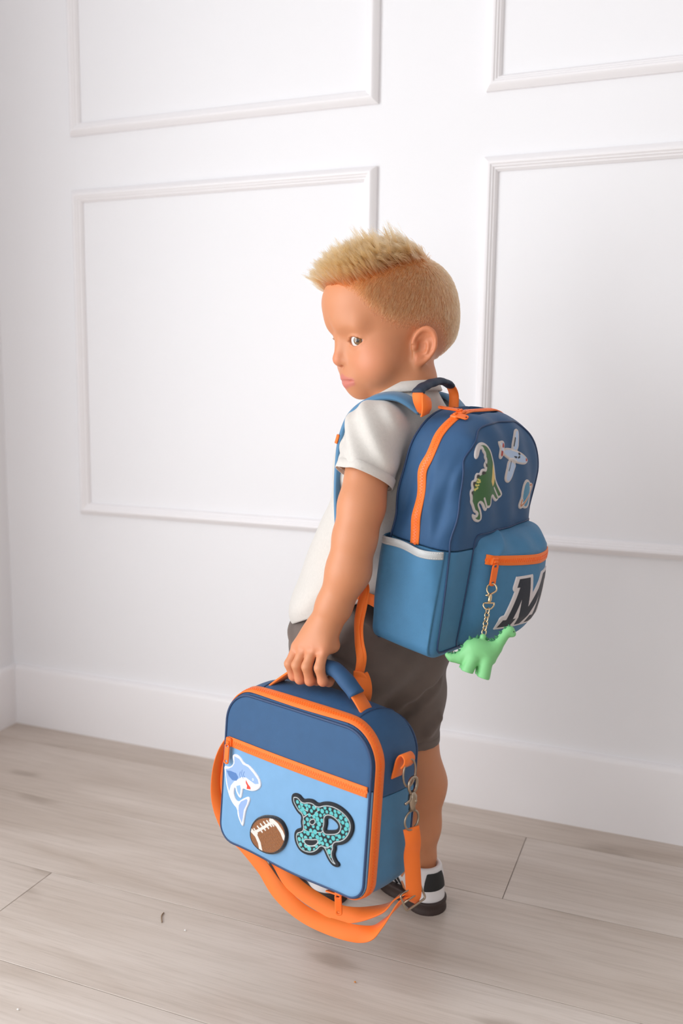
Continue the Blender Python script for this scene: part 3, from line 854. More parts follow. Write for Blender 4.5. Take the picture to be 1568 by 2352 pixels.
# T-shirt
SHW = rwaves(5, 7, 55, .0035, (1, 1, .8))
def shirt_torso(p):
    q = p.copy(); q[:, 1] *= .86
    d = ell(q, (-.016, 0, .662), (.0680, .0870, .086))
    d = smin(d, chain(q, [((-.016, 0, .62), .0730), ((.010, 0, .53), .0780), ((.030, 0, .45), .0915), ((.036, 0, .38), .0945)], .04), .04)
    d = smin(d, rc(p, (-.034, -.068, .700), (-.034, .068, .700), .0385, .0385), .03)
    d = smin(d, rc(p, (-.034, 0, .725), (-.033, 0, .752), .050, .0395), .02)
    return d
def shirt_sleeves(p):
    a = p.copy(); a[:, 1] = np.abs(a[:, 1])
    return rc(a, (-.040, .082, .702), (-.0500, .1245, .622), .0395, .0355)
def shirt_fold(p):
    z = p[:, 2]; low = np.clip((.58-z)/.12, 0, 1)
    d = wav(p, SHW)*(.30+low*.9)
    d = d+.0030*low*np.sin(p[:, 0]*70+p[:, 1]*45+p[:, 2]*85)
    sl = np.clip((np.abs(p[:, 1])-.075)/.03, 0, 1)*np.clip((z-.63)/.02, 0, 1)
    d = d+.0027*sl*np.sin(p[:, 0]*165-z*120+p[:, 1]*40)
    return d
def shirt_out(p): return smin(shirt_torso(p), shirt_sleeves(p), .016)+shirt_fold(p)
SLN = nrm(nrm([-.010, .042, -.080])+np.array([.22, 0, -.02]))
def shirt(p):
    fo = shirt_fold(p); to, sl = shirt_torso(p), shirt_sleeves(p)
    a = p.copy(); a[:, 1] = np.abs(a[:, 1])
    cut = (a-np.array([-.0502, .1195, .6500], p.dtype))@SLN.astype(p.dtype)
    out = smin(to, np.maximum(sl, cut), .010)+fo
    hem = (.412+(.126-p[:, 0])*.42)-p[:, 2]
    inn = np.minimum(np.maximum(to, -(hem+.030)), np.maximum(sl, -(cut+.024)))+fo+.0042
    d = np.maximum(np.maximum(out, -inn), hem)
    neck = rc(p, (-.030, 0, .735), (-.024, 0, .80), .0405, .0440)
    d = np.maximum(d, -neck); return np.maximum(d, (p[:, 2]-.762-.12*(-.034-p[:, 0])))
so = sdf_obj('t_shirt', shirt, (-.13, -.18, .38), (.16, .185, .785), .0018, M['shirt'], child)
# ribbed collar and sleeve hems
def ringpath(fn, c, ax, r0, n=72):
    ax = nrm(ax); u = nrm(np.cross(ax, [0.3, .2, .9])); v = np.cross(ax, u); t = np.linspace(0, 2*np.pi, n, endpoint=False)
    d = np.cos(t)[:, None]*u+np.sin(t)[:, None]*v
    P = c+d*r0
    for _ in range(40): P -= (fn(P.astype(np.float32)))[:, None]*d*.8
    return P, d
for s in (1, -1):
    n_ = SLN*np.array([1, s, 1])
    P, d = ringpath(lambda p: shirt_sleeves(p)+shirt_fold(p), np.array([-.0500, s*.1185, .6520]), n_, .05)
    v, f = sweep(P, d, rect(.0120, .0012), True); mk('sleeve_hem', v, f, M['shirt'], so)
P = np.array([[-.0320+.0420*math.cos(t), .0425*math.sin(t), .7570-.10*(.042*math.cos(t))] for t in np.linspace(0, 2*np.pi, 72, endpoint=False)])
v, f = sweep(P, nrm((P-np.array([-.0320, 0, .76]))*[1, 1, 0])+np.array([0, 0, .45]), rect(.0150, .0030), True); mk('collar', v, f, M['shirt'], so)

# shorts
SW = rwaves(9, 9, 75, .0045)
FOLDS = [((-0.01, 0.1003, 0.4335), (-0.0236, 0.0642, 0.4662), 0.0075), ((-0.012, 0.0874, 0.458), (-0.0096, 0.0593, 0.4751), 0.0055), ((-0.0034, 0.1148, 0.4087), (-0.015, 0.1019, 0.4258), 0.005), ((-0.0627, -0.028, 0.2717), (-0.0676, -0.0463, 0.287), 0.005)]
CREASE = [(-0.0732, -0.039, 0.3447), (-0.0702, -0.0133, 0.3317), (-0.0517, 0.0018, 0.3112), (-0.0287, 0.0107, 0.289), (-0.0065, 0.0135, 0.257)]
def shorts_out(p):
    d = ell(p, (.014, 0, .405), (.1000, .1020, .085))
    l = chain(p, [((.040, .046, .390), .073), ((.054, .044, .310), .069), ((.064, .043, .235), .0655)], .02)
    r = chain(p, [((.000, -.044, .380), .074), ((-.004, -.045, .310), .0600), ((-.005, -.045, .230), .0570)], .02)
    d = smin(d, smin(l, r, .010), .035)
    d = d+wav(p, SW)*1.3
    # drag lines from the waist to the crotch
    w = np.clip((p[:, 2]-.38)/.05, 0, 1)*np.clip((p[:, 1]-.02)/.04, 0, 1)
    d = d-.0065*w*np.maximum(np.sin(p[:, 0]*75-p[:, 2]*105+1.0), 0)**3
    for (q0, q1, r0) in FOLDS: d = smin(d, rc(p, q0, q1, r0, r0*.6), .014)
    for q0, q1 in zip(CREASE[:-1], CREASE[1:]): d = smax(d, -rc(p, q0, q1, .0035, .0035), .012)
    return d
def shorts(p):
    d = shorts_out(p)
    top = p[:, 2]-(.432+(.10-p[:, 0])*.42)
    hem = np.where(p[:, 1] > 0, .243, .2445)-p[:, 2]
    inn = np.maximum(d+.0045, -np.maximum(top+.030, hem+.030))
    return np.maximum(np.maximum(d, -inn), np.maximum(top, hem))
sh = sdf_obj('shorts', shorts, (-.13, -.14, .22), (.18, .15, .54), .0020, M['shorts'], child)
for (c, ln) in (((-.005, -.045, .2500), 0), ((.063, .0435, .2490), 0)):
    P, d = ringpath(shorts_out, np.array(c), (0, 0, 1), .075)
    v, f = sweep(P, d, rect(.0115, .0014), True); mk('leg_hem', v, f, M['shorts'], sh)
# side seam on the near leg and back pocket stitch line
sp = spline([(.010, .115, .44), (.030, .120, .38), (.05, .118, .32), (.058, .115, .262)], 10)
sp, sn = snap(lambda q: shorts_out(q), sp, .0006); v, f = sweep(sp, sn, rect(.0022, .0014)); mk('side_seam', v, f, M['shorts'], sh)

# shoes
def outline2(x, y):
    p = np.column_stack([x, y, 0*x]).astype(np.float64)
    d = rc(p, (.027, 0, 0), (.070, .000, 0), .0255, .0255)
    return smin(d, rc(p, (.098, .002, 0), (.126, .005, 0), .0310, .0285), .03)
def upper(q):
    d = rc(q, (.029, 0, .020), (.031, 0, .058), .0265, .0215)
    d = smin(d, rc(q, (.045, 0, .045), (.108, .003, .018), .0265, .0250), .02)
    d = smin(d, ell(q, (.118, .004, .014), (.0385, .0300, .0210)), .015)
    d = smax(d, -rc(q, (.036, 0, .066), (.030, 0, .110), .0190, .0220), .004)
    d = np.maximum(d, .011-q[:, 2])
    tp = q[:, 2]-(.066-.06*np.clip(q[:, 0]-.02, 0, .05)+.25*np.clip(.012-q[:, 0], 0, .02))
    return smax(d, tp, .004)
def sole(q):
    o2 = outline2(q[:, 0], q[:, 1])-.0022+.0010*np.exp(-((q[:, 2]-.009)/.004)**2)
    tz = .0175+.004*np.clip((q[:, 0]-.115)/.03, 0, 1)
    z = np.abs(q[:, 2]-tz/2)-tz/2
    w = np.stack([np.maximum(o2, 0), np.maximum(z, 0)], 1)
    return np.linalg.norm(w, axis=1)+np.minimum(np.maximum(o2, z), 0)-.0006
def shoe(F, label):
    root = bpy.data.objects.new('shoe', None); COL.objects.link(root); root.parent = child; root['label'] = label
    root.matrix_local = frame(Rz(F[1]), F[0])
    sdf_obj('upper', upper, (-.01, -.045, .005), (.17, .045, .09), .0013, M['leather'], root)
    sdf_obj('sole', sole, (-.01, -.045, -.004), (.17, .045, .03), .0013, M['gum'], root)
    for s in (1, -1):
        for k in range(3):
            x0 = .062+.0125*k
            t = np.linspace(0, 1, 14)
            P = np.column_stack([x0+.020*t-.004, np.full(14, s*.05), .020+.026*t])
            P = cast(upper, P, (0, -s, 0)); P, n = snap(upper, P, .0005)
            v, f = sweep(P, n, rect(.0060, .0012)); mk('stripe', v, f, M['blackl'], root)
    tab = lambda q: np.maximum(np.maximum(np.abs(upper(q)-.0002)-.0011, q[:, 0]-.0120), np.maximum(.0345-q[:, 2], q[:, 2]-.0600))
    sdf_obj('heel_tab', tab, (-.01, -.04, .028), (.04, .04, .075), .0010, M['blackl'], root)
    # tongue and laces
    v, f = sweep(spline([(.062, 0, .070), (.070, 0, .060), (.085, .001, .052), (.100, .002, .044)], 6), (0.5, 0, 1), rect(.026, .005)); mk('tongue', v, f, M['leather'], root)
    for k in range(4):
        P = np.array([[.074+.0105*k, y, .2] for y in np.linspace(-.015, .015, 9)]); P = cast(upper, P, (0, 0, -1)); P[:, 2] += .0022
        v, f = sweep(P, (0, 0, 1), rect(.0048, .0016)); mk('lace', v, f, M['leather'], root)
    return root
shoe(FOOTR, 'shoe of the rear leg, heel towards the camera')
shoe(FOOTL, 'shoe of the front leg, mostly behind the lunch bag')

# ------------------------------------------------------------------ backpack (own frame: X to his right, Y outwards, Z up)
BR = np.array([[0.28515, 0.94823, 0.13899], [0.95806, -0.27843, -0.06606], [0.02395, -0.15204, 0.98808]]); BT = np.array([0.1195, -0.3803, 0.587])
pack = thing('backpack', 'blue two-tone canvas backpack with orange zips and patches, worn on the boy', 'backpack', frame(BR, BT))
def k2b(P): return (np.asarray(P, float)@KR.T+KT-BT)@BR
def b2k(P): return ((np.asarray(P, float)@BR.T+BT)-KT)@KR
PX0 = .011
def pack_outline(x, z, rt=.078, rb=.020, w=.113, h0=-.156, h1=.151):
    zc = (h0+h1)/2; hz = (h1-h0)/2
    w = w-.010*np.clip((z-.0)/.15, 0, 1)
    r = np.where(z > zc, rt, rb)
    qx = np.abs(x-PX0)-w+r; qz = np.abs(z-zc)-hz+r
    return np.minimum(np.maximum(qx, qz), 0)+np.sqrt(np.maximum(qx, 0)**2+np.maximum(qz, 0)**2)-r
BWV = rwaves(21, 8, 60, .0022)
def pack_out(p):
    x, y, z = p[:, 0], p[:, 1], p[:, 2]
    d2 = pack_outline(x, z)
    u = np.clip(np.abs(x-PX0)/.113, 0, 1); t = np.clip((z+.151)/.302, 0, 1)
    yf = .091+.010*(1-u**2)*np.sin(np.pi*np.clip(t*.9+.1, 0, 1))**.7-.014*np.clip((z-.07)/.08, 0, 1)**1.5
    dy = np.maximum(y-yf, -y-.004)
    d = smax(d2, dy, .012+.018*np.clip((z+.10)/.10, 0, 1))
    # slack cloth: soft upright folds on the upper sides, dents near the top seam
    sd = np.clip((-x-.070)/.03, 0, 1)
    up = np.clip((z+.01)/.03, 0, 1)
    vt = np.clip((.135-z)/.04, 0, 1)
    d = d+sd*up*vt*(.0062*np.exp(-((y-.020-.05*(z-.05))/.0095)**2)-.0032*np.exp(-((y-.058+.10*(z-.05))/.008)**2)+.0030*np.exp(-((y-.074-.08*(z-.06))/.006)**2)+.0016*np.sin(y*120-z*85+2.2))
    d = d+np.clip((y-.05)/.03, 0, 1)*up*.0016*np.sin(x*120+z*46+.5)*np.clip((.15-np.abs(z-.08))/.1, 0, 1)
    d = d+wav(p, BWV)*.7
    # hollow where the side pocket is slack
    return d
ZC0 = -.012
lo, hi = (-.125, -.02, -.17), (.14, .125, .17)
upper_o = sdf_obj('upper_body', lambda p: np.maximum(pack_out(p), ZC0+.0006-p[:, 2]), lo, hi, .0017, M['navy'], pack, label='dark blue upper canvas')
lower_o = sdf_obj('lower_body', lambda p: np.maximum(pack_out(p), p[:, 2]-ZC0+.0006), lo, hi, .0017, M['blue'], pack, label='lighter blue lower canvas')
# piping round the outer panel
def outline_path(inset, n=160):
    w = .113-inset; P = []
    for a in np.linspace(0, 1, n, endpoint=False):
        t = 2*np.pi*a; d = np.array([math.cos(t), math.sin(t)]); s = .02
        for _ in range(60): s -= float(pack_outline(np.array([PX0+d[0]*s]), np.array([d[1]*s]))[0]+inset)*.7
        P.append((PX0+d[0]*s, .2, d[1]*s))
    return np.array(P)
pp = cast(pack_out, outline_path(.010), (0, -1, 0)); pp, pn = snap(pack_out, pp, .0004)
v, f = tube(pp, .0013, 8, True); mk('panel_piping', v, f, M['piping'], pack)
bk = outline_path(-.0012); bk[:, 1] = .002
bk, bn = snap(pack_out, bk, .0006); v, f = tube(bk, .0014, 8, True); mk('back_piping', v, f, M['piping'], pack)

def zip_on(fn, path, width, parent, name='zipper', n_up=8, raise_=.0006, pitch=.0019):
    P = resample(spline(path, n_up), .0025); P, n = snap(fn, P, raise_)
    for _ in range(8): P[1:-1] = (P[:-2]+2*P[1:-1]+P[2:])/4
    P, n = snap(fn, P, raise_, 2)
    for _ in range(2): n = nrm(np.vstack([n[:1], (n[:-2]+n[1:-1]+n[2:]), n[-1:]]))
    v, f = sweep(P, n, rect(width, .0018)); z = mk(name, v, f, M['orange'], parent)
    Q = resample(P, pitch); T = tangents(Q); nq = np.column_stack([np.interp(np.linspace(0, 1, len(Q)), np.linspace(0, 1, len(n)), n[:, k]) for k in range(3)])
    ps = []
    for i in range(len(Q)):
        S = nrm(np.cross(T[i], nq[i])); R3 = np.column_stack([T[i], S, nq[i]])
        ps.append(box(Q[i]+S*(.0009 if i % 2 else -.0009)+nq[i]*.0009, (.0015, .0032, .0010), R3))
    mk('zipper_teeth', *join(ps), M['orangep'], z, smooth=False, kind='stuff')
    return z, P, n
def plate(name, shape, lo, hi, thick, R3, c, m, parent, h=.0005, label=None):
    """Flat moulded piece with holes: 2-D shape extruded along the third axis of R3."""
    uv, q, b = nets2(shape, np.asarray(lo, float), hi, h); n = len(uv)
    sh_ = np.clip(-shape(uv)/(thick*.5), 0, 1)**.5
    zt = thick*.5*(.55+.45*sh_)
    V = np.vstack([np.column_stack([uv, zt]), np.column_stack([uv, -zt])])
    e = np.concatenate([q[:, [0, 1]], q[:, [1, 2]], q[:, [2, 3]], q[:, [3, 0]]]); key = np.sort(e, 1)
    _, inv, ct = np.unique(key, axis=0, return_inverse=True, return_counts=True); be = e[ct[inv.ravel()] == 1]
    F = np.vstack([q, q[:, ::-1]+n, np.column_stack([be[:, 1], be[:, 0], be[:, 0]+n, be[:, 1]+n])])
    return mk(name, V@np.asarray(R3).T+np.asarray(c), F, m, parent, label=label)
def rb2(p, c, hx, hy, r):
    q = np.abs(p-np.asarray(c))-np.array([hx-r, hy-r]); return np.linalg.norm(np.maximum(q, 0), axis=1)+np.minimum(q.max(1), 0)-r
def puller(base, d, n, L, W, parent, name='zipper_pull', m=None):
    """Pull tab: plate with a slot at each end, hanging from base along d, lying flat against n."""
    d = nrm(d); n = nrm(n-d*(np.asarray(n)@d)); s = np.cross(n, d); R3 = np.column_stack([s, d, n])
    def shp(p):
        a = np.maximum(rb2(p, (0, L/2), W/2, L/2, W*.38), -rb2(p, (0, L*.86), W*.24, L*.06, W*.18))
        return np.maximum(a, -rb2(p, (0, L*.10), W*.24, L*.055, W*.16))
    return plate(name, shp, (-W/2-.002, -.002), (W/2+.002, L+.002), .0022, R3, base+n*.0012, m or M['orangep'], parent)
def slider(c, t, n, parent, sz=(.0105, .0105, .0052)):
    t = nrm(t); n = nrm(n-t*(np.asarray(n)@t)); s = np.cross(n, t); R3 = np.column_stack([t, s, n])
    a = bbox(np.zeros(3), sz, .0014); b = bbox((sz[0]*.05, 0, sz[2]*.62), (sz[0]*.62, sz[1]*.34, sz[2]*.5), .0009)
    v, f = join([a, b]); return sharp(mk('zipper_slider', v@R3.T+c+n*.0018, f, M['orangep'], parent), 30)

# main zip: up the left side, over the top and down the other side
left = [(-.11, y, zz) for (y, zz) in [(.0438, -.012), (.0405, .030), (.0370, .075), (.0370, .100)]]+[(-.100, .0385, .121)]
mainp = left+[(-.080, .0400, .139), (-.040, .0430, .151), (.007, .044, .153), (.054, .043, .150), (.092, .040, .138), (.118, .040, .09), (.118, .042, .03), (.118, .044, -.012)]
mz, mzP, mzn = zip_on(pack_out, mainp, .0125, pack)
mz.name = 'main_zipper'
i1 = int(np.argmin(np.linalg.norm(mzP-np.array([-.050, .0425, .150]), axis=1))); i2 = i1+5
slider(mzP[i1], mzP[i1+1]-mzP[i1], mzn[i1], mz); slider(mzP[i2], mzP[i2]-mzP[i2+1], mzn[i2], mz)
puller(mzP[i2]+mzn[i2]*.0035, np.array([-.55, -.83, .02]), mzn[i2], .029, .0072, mz)
puller(mzP[i1]+mzn[i1]*.0030, np.array([.25, .93, -.1]), mzn[i1], .017, .0095, mz)

# side pocket with reflective binding
def side_pocket(sg):
    def fn(p):
        x, y, z = p[:, 0], p[:, 1], p[:, 2]
        t = .0022+.0060*np.clip((z+.15)/.12, 0, 1)*np.clip(1-((y-.036)/.058)**2, 0, 1)
        t = t+.0022*np.sin(y*105+1.2)*np.clip((z+.12)/.08, 0, 1)
        d = pack_out(p)
        s = np.maximum(d-t, -(d-t+.0030)); s = np.maximum(s, z-(-.0130+.0015*np.sin(y*80)))
        s = np.maximum(s, y-.0855); s = np.maximum(s, .092-np.abs(x-PX0)+0*y)
        return np.maximum(np.maximum(s, sg*-(x-PX0)), -(z+.1495))
    o = sdf_obj('side_pocket', fn, lo, hi, .0015, M['blue'], pack)
    def surf(p):
        x, y, z = p[:, 0], p[:, 1], p[:, 2]
        t = .0022+.0060*np.clip((z+.15)/.12, 0, 1)*np.clip(1-((y-.036)/.058)**2, 0, 1)
        return pack_out(p)-t-.0022*np.sin(y*105+1.2)*np.clip((z+.12)/.08, 0, 1)
    ys = np.linspace(-.001, .0850, 40)
    P = np.column_stack([np.full(40, PX0+sg*.2), ys, -.0172+.0015*np.sin(ys*80)]); P = cast(surf, P, (-sg, 0, 0)); P, n = snap(surf, P, .0003)
    P[:, 2] = -.0172+.0015*np.sin(ys*80)
    v, f = sweep(P, n*[1, 1, .1], rect(.0102, .0016)); mk('reflective_trim', v, f, M['reflect'], o)
    for dz in (.0035, -.0035):
        Q = P+n*.0010+np.array([0, 0, dz]); st = []
        for k in range(0, 39):
            st.append(tube(np.array([Q[k]*.85+Q[k+1]*.15, Q[k]*.2+Q[k+1]*.8]), .00022, 5))
        mk('stitching', *join(st), M['trim'], o, kind='stuff')
    return o
side_pocket(-1); side_pocket(1)

# front pocket
PKX = .030
def pocket(p):
    x, y, z = p[:, 0], p[:, 1], p[:, 2]
    u = np.clip(np.abs(x-PKX)/.077, 0, 1); t = np.clip((z+.146)/.150, 0, 1)
    yf = .1080+.0180*np.clip((x+.05)/.10, 0, 1)+.0220*(1-u**2.4)*np.sin(np.pi*np.clip(.12+t*.80, 0, 1))**.8-.012*np.clip((z+.018)/.022, 0, 1)-.010*np.clip((-.105-z)/.04, 0, 1)
    w = .0765+.003*np.clip(-z/.15, 0, 1)
    q = np.stack([np.abs(x-PKX)-w+.012, np.abs(z+.0710)-.0755+.012], 1)
    d2 = np.linalg.norm(np.maximum(q, 0), axis=1)+np.minimum(q.max(1), 0)-.012
    d = smax(d2, np.maximum(y-yf, .06-y), .016)
    # crease under the top corners and slack above the zip
    d = d+.0028*np.exp(-((z+.010)/.010)**2)*np.sin(x*135+.6)*np.clip((y-.095)/.01, 0, 1)
    d = d-.0030*np.exp(-(((x+.028)-(z+.018)*1.1)/.006)**2)*np.clip((z+.034)/.02, 0, 1)
    return d+wav(p, BWV)*.6
pk = sdf_obj('front_pocket', pocket, (-.08, .055, -.165), (.135, .170, .025), .0015, M['blue'], pack)
both = lambda p: smin(pack_out(p), pocket(p), .002)
# seam where the pocket is sewn on
e = []
for a in np.linspace(0, 2*np.pi, 120, endpoint=False):
    d = np.array([math.cos(a), math.sin(a)]); k = 1/max(abs(d[0])/.0810, abs(d[1])/.0765); e.append((PKX+d[0]*min(k, .107), .3, -.0710+d[1]*min(k, .107)))
e = np.array(e); e = cast(pack_out, e, (0, -1, 0)); e, en = snap(both, e, .0003); v, f = tube(e, .0011, 8, True); mk('pocket_piping', v, f, M['piping'], pk)
zp = [(x, .15, z) for (x, z) in [(-.0400, -.0235), (-.020, -.0250), (.010, -.0270), (.045, -.0290), (.075, -.0300), (.100, -.0305)]]
zp = cast(pocket, np.array(zp), (0, -1, 0)); zp = np.vstack([zp, [(.1080, .105, -.0310)]])
pz, pzP, pzn = zip_on(pocket, zp, .0128, pk); pz.name = 'pocket_zipper'
slider(pzP[4], pzP[5]-pzP[4], pzn[4], pz, (.011, .0105, .005))
tipz = pzP[4]+pzn[4]*.004+np.array([.001, 0, -.003])
puller(tipz, np.array([-.0005, .0, -.030]), np.array([-.3, 1, 0]), .0290, .0105, pz)

# carry loop at the top
hp = spline([(-.062, .004, .143), (-.072, .001, .158), (-.070, -.002, .170), (-.050, -.003, .1775), (-.022, -.003, .1815), (.000, -.002, .1765), (.012, 0, .1640), (.012, .003, .143)], 8)
hv = nrm(hp-np.array([-.030, 0, .140]))*[1, .0, 1]
v, f = sweep(hp, hv, rect(.0150, .0030)); hl = mk('carry_loop', v, f, M['orange'], pack)
seg = hp[14:42]; v, f = sweep(seg, hv[14:42], circ(.0086, 14, .0046), scale=1+.06*np.sin(np.arange(28)*1.1)); mk('loop_sleeve', v, f, M['darknavy'], hl, label='dark navy padded sleeve')
v, f = sweep(spline([(-.0665, .0095, .1420), (-.069, .0125, .1500), (-.0680, .0100, .1600), (-.064, .0060, .1650)], 8), (-.2, 1, .3), rect(.0165, .0024)); mk('loop_tab', v, f, M['orange'], hl)

# shoulder straps: padded canvas over the shirt, webbing below
def strap(sg):
    g = np.array([1, sg, 1])
    c = [(-.088, .050, .728), (-.060, .060, .7455), (-.028, .072, .7430), (-.002, .080, .7230), (.0090, .086, .692), (.0120, .090, .655), (.0120, .092, .615), (.0080, .096, .575), (.0010, .100, .545)]
    nn0 = [(-.3, .15, 1), (-.1, .2, 1), (.3, .25, 1), (.8, .3, .7), (1, .35, .25), (1, .4, 0), (1, .4, -.1), (1, .5, -.2), (1, .6, -.3)]
    P = resample(spline(np.array(c)*g, 8), .004); n = np.column_stack([np.interp(np.linspace(0, 1, len(P)), np.linspace(0, 1, 8*8+1), nrm(spline(np.array(nn0)*g, 8))[:, k]) for k in range(3)])
    n = nrm(n)
    sec = rect(.034, .0085, .010)
    t = np.linspace(0, 1, len(P)); v, f = sweep(k2b(P), (n@KR.T)@BR, sec, scale=.82+.18*np.sin(np.pi*np.clip(t*1.1, 0, 1)))
    s = mk('shoulder_strap', v, f, M['strapblue'], pack)
    for w in (.0155, -.0155):
        T = tangents(P); S = nrm(np.cross(T, n)); e_ = P+S*w*(.82+.18*np.sin(np.pi*np.clip(t*1.1, 0, 1)))[:, None]
        v, f = tube(k2b(e_), .0017, 8); mk('strap_piping', v, f, M['strapblue'], s)
    # orange tab sewn across the strap
    i = int(np.argmin(np.abs(P[:, 2]-.688)+(P[:, 0] < 0)*9))
    T = tangents(P); S = nrm(np.cross(T, n)); q = np.array([P[i]+S[i]*a+n[i]*b for a, b in ((-.018, .002), (-.014, .0058), (0, .0064), (.014, .0058), (.018, .002))])
    v, f = sweep(k2b(q), (np.tile(n[i], (5, 1))@KR.T)@BR, rect(.012, .0016)); mk('strap_tab', v, f, M['orange'], s)
    # webbing from the end of the pad round the side to the foot of the pack
    w = resample(spline([P[-1], P[-1]+np.array([-.012, sg*.006, -.026]), (-.018, sg*.108, .500), (-.046, sg*.104, .486), (-.073, sg*.094, .474)], 8), .004)
    Q, nn = snap(shirt_out, w[2:-3], .0030); w = np.vstack([w[:2], Q, w[-3:]]); nn = np.vstack([nn[:1], nn[:1], nn, nn[-1:], nn[-1:], nn[-1:]])
    for _ in range(6): w[1:-1] = (w[:-2]+2*w[1:-1]+w[2:])/4; nn[1:-1] = (nn[:-2]+2*nn[1:-1]+nn[2:])/4
    v, f = sweep(k2b(w), (nrm(nn)@KR.T)@BR, rect(.0145, .0018)); mk('strap_webbing', v, f, M['orange'], s)
    return s
s1 = strap(1); s2 = strap(-1)
# loose webbing tail with its rolled end (left side)
def tail(pts, w0):
    P = resample(spline(pts, 8), .003); t = np.linspace(0, 1, len(P)); a = -.55+1.5*t+.35*np.sin(t*9)
    N = np.column_stack([-np.sin(a), np.cos(a), 0*a]); v, f = sweep(k2b(P), (N@KR.T)@BR, rect(w0, .0016)); return v, f
v, f = join([tail([(-.0395, .098, .506), (-.0470, .108, .500), (-.0480, .116, .4800), (-.0460, .119, .4580), (-.0490, .122, .4350), (-.0545, .125, .4150), (-.0530, .128, .3930), (-.0510, .130, .3720)], .0125),
             tail([(-.0395, .100, .506), (-.0455, .110, .499), (-.0450, .118, .4780), (-.0430, .121, .4560), (-.0470, .124, .4330), (-.0535, .127, .4130), (-.0520, .130, .3920), (-.0500, .132, .3740)], .0100)])
tl = mk('webbing_tail', v, f, M['orange'], s1, label='loose orange end of the strap webbing')
ph = np.linspace(-1.15, 1.15, 15)
P = np.array([(-.0500-.017*math.cos(a)*.9, .127+.004*math.cos(a), .3740+.0215*math.sin(a)) for a in ph])
v, f = sweep(k2b(P), (np.tile([-1, .55, 0], (15, 1))@KR.T)@BR, rect(.019, .0020)); mk('webbing_end', v, f, M['orange'], s1)
o_shp = lambda p: np.maximum(np.linalg.norm(p/np.array([.80, 1.0]), axis=1)-.0225, -.0045-p[:, 0])
Rr = np.column_stack([nrm([-.80, -.60, 0]), (0, 0, 1), nrm(np.cross([-.80, -.60, 0], [0, 0, 1]))])
plate('webbing_tab', o_shp, (-.03, -.03), (.03, .03), .0040, BR.T@KR@Rr, k2b(np.array([(-.0530, .133, .3770)]))[0], M['orange'], s1, h=.0008)

# ---- patches
def on_pack(fn):
    def place(uv):
        P = cast(fn, np.column_stack([uv[:, 0], np.full(len(uv), .2), uv[:, 1]]), (0, -1, 0)); m = P[:, 1] < .05
        if m.any(): P[m], _ = snap(fn, np.column_stack([uv[m, 0], np.full(m.sum(), .085), uv[m, 1]]), 0.0, 8)
        n = grad(fn, P, 1.5e-3); return P, n
    return place
DINO = chaikin([(-0.0540, 0.1218), (-0.0451, 0.1205), (-0.0371, 0.1168), (-0.0308, 0.1106), (-0.0272, 0.1022), (-0.0241, 0.0931), (-0.0218, 0.0823), (-0.0197, 0.0745), (-0.0145, 0.0686), (-0.0077, 0.0618), (-0.0020, 0.0562), (-0.0009, 0.0525), (-0.0048, 0.0487), (-0.0072, 0.0493), (-0.0090, 0.0463), (-0.0138, 0.0449), (-0.0203, 0.0475), (-0.0288, 0.0541), (-0.0294, 0.0503), (-0.0289, 0.0448), (-0.0306, 0.0412), (-0.0337, 0.0392), (-0.0372, 0.0404), (-0.0375, 0.0371), (-0.0400, 0.0361), (-0.0433, 0.0383), (-0.0480, 0.0450), (-0.0520, 0.0476), (-0.0532, 0.0461), (-0.0478, 0.0394), (-0.0440, 0.0320), (-0.0430, 0.0263), (-0.0456, 0.0229), (-0.0501, 0.0222), (-0.0574, 0.0246), (-0.0633, 0.0297), (-0.0649, 0.0337), (-0.0621, 0.0348), (-0.0572, 0.0324), (-0.0543, 0.0328), (-0.0561, 0.0346), (-0.0613, 0.0367), (-0.0649, 0.0418), (-0.0674, 0.0452), (-0.0721, 0.0503), (-0.0715, 0.0540), (-0.0738, 0.0602), (-0.0737, 0.0647), (-0.0710, 0.0668), (-0.0730, 0.0714), (-0.0725, 0.0766), (-0.0678, 0.0779), (-0.0677, 0.0832), (-0.0651, 0.0865), (-0.0602, 0.0855), (-0.0587, 0.0896), (-0.0541, 0.0912), (-0.0493, 0.0901), (-0.0532, 0.0937), (-0.0520, 0.0973), (-0.0474, 0.0997), (-0.0515, 0.1038), (-0.0495, 0.1072), (-0.0542, 0.1105), (-0.0544, 0.1136), (-0.0583, 0.1142), (-0.0607, 0.1108), (-0.0628, 0.1059), (-0.0662, 0.1023), (-0.0682, 0.1033), (-0.0690, 0.1065), (-0.0670, 0.1136), (-0.0619, 0.1198)], 1)
BELLY = np.array([(-0.0281, 0.0986), (-0.0255, 0.0932), (-0.0236, 0.0840), (-0.0228, 0.0779), (-0.0260, 0.0691), (-0.0293, 0.0665), (-0.0342, 0.0732), (-0.0310, 0.0832), (-0.0290, 0.0920)])
SPIKES = [np.array(q) for q in ([(-0.0451, 0.1049), (-0.0413, 0.0998), (-0.0451, 0.1010)], [(-0.0503, 0.0979), (-0.0430, 0.0920), (-0.0499, 0.0927)], [(-0.0578, 0.0854), (-0.0564, 0.0880), (-0.0521, 0.0873), (-0.0488, 0.0849), (-0.0559, 0.0831)], [(-0.0658, 0.0797), (-0.0655, 0.0838), (-0.0618, 0.0841), (-0.0595, 0.0821), (-0.0633, 0.0804)], [(-0.0708, 0.0721), (-0.0706, 0.0754), (-0.0668, 0.0756), (-0.0657, 0.0737), (-0.0679, 0.0673)], [(-0.0722, 0.0616), (-0.0717, 0.0638), (-0.0685, 0.0643), (-0.0677, 0.0574)])]
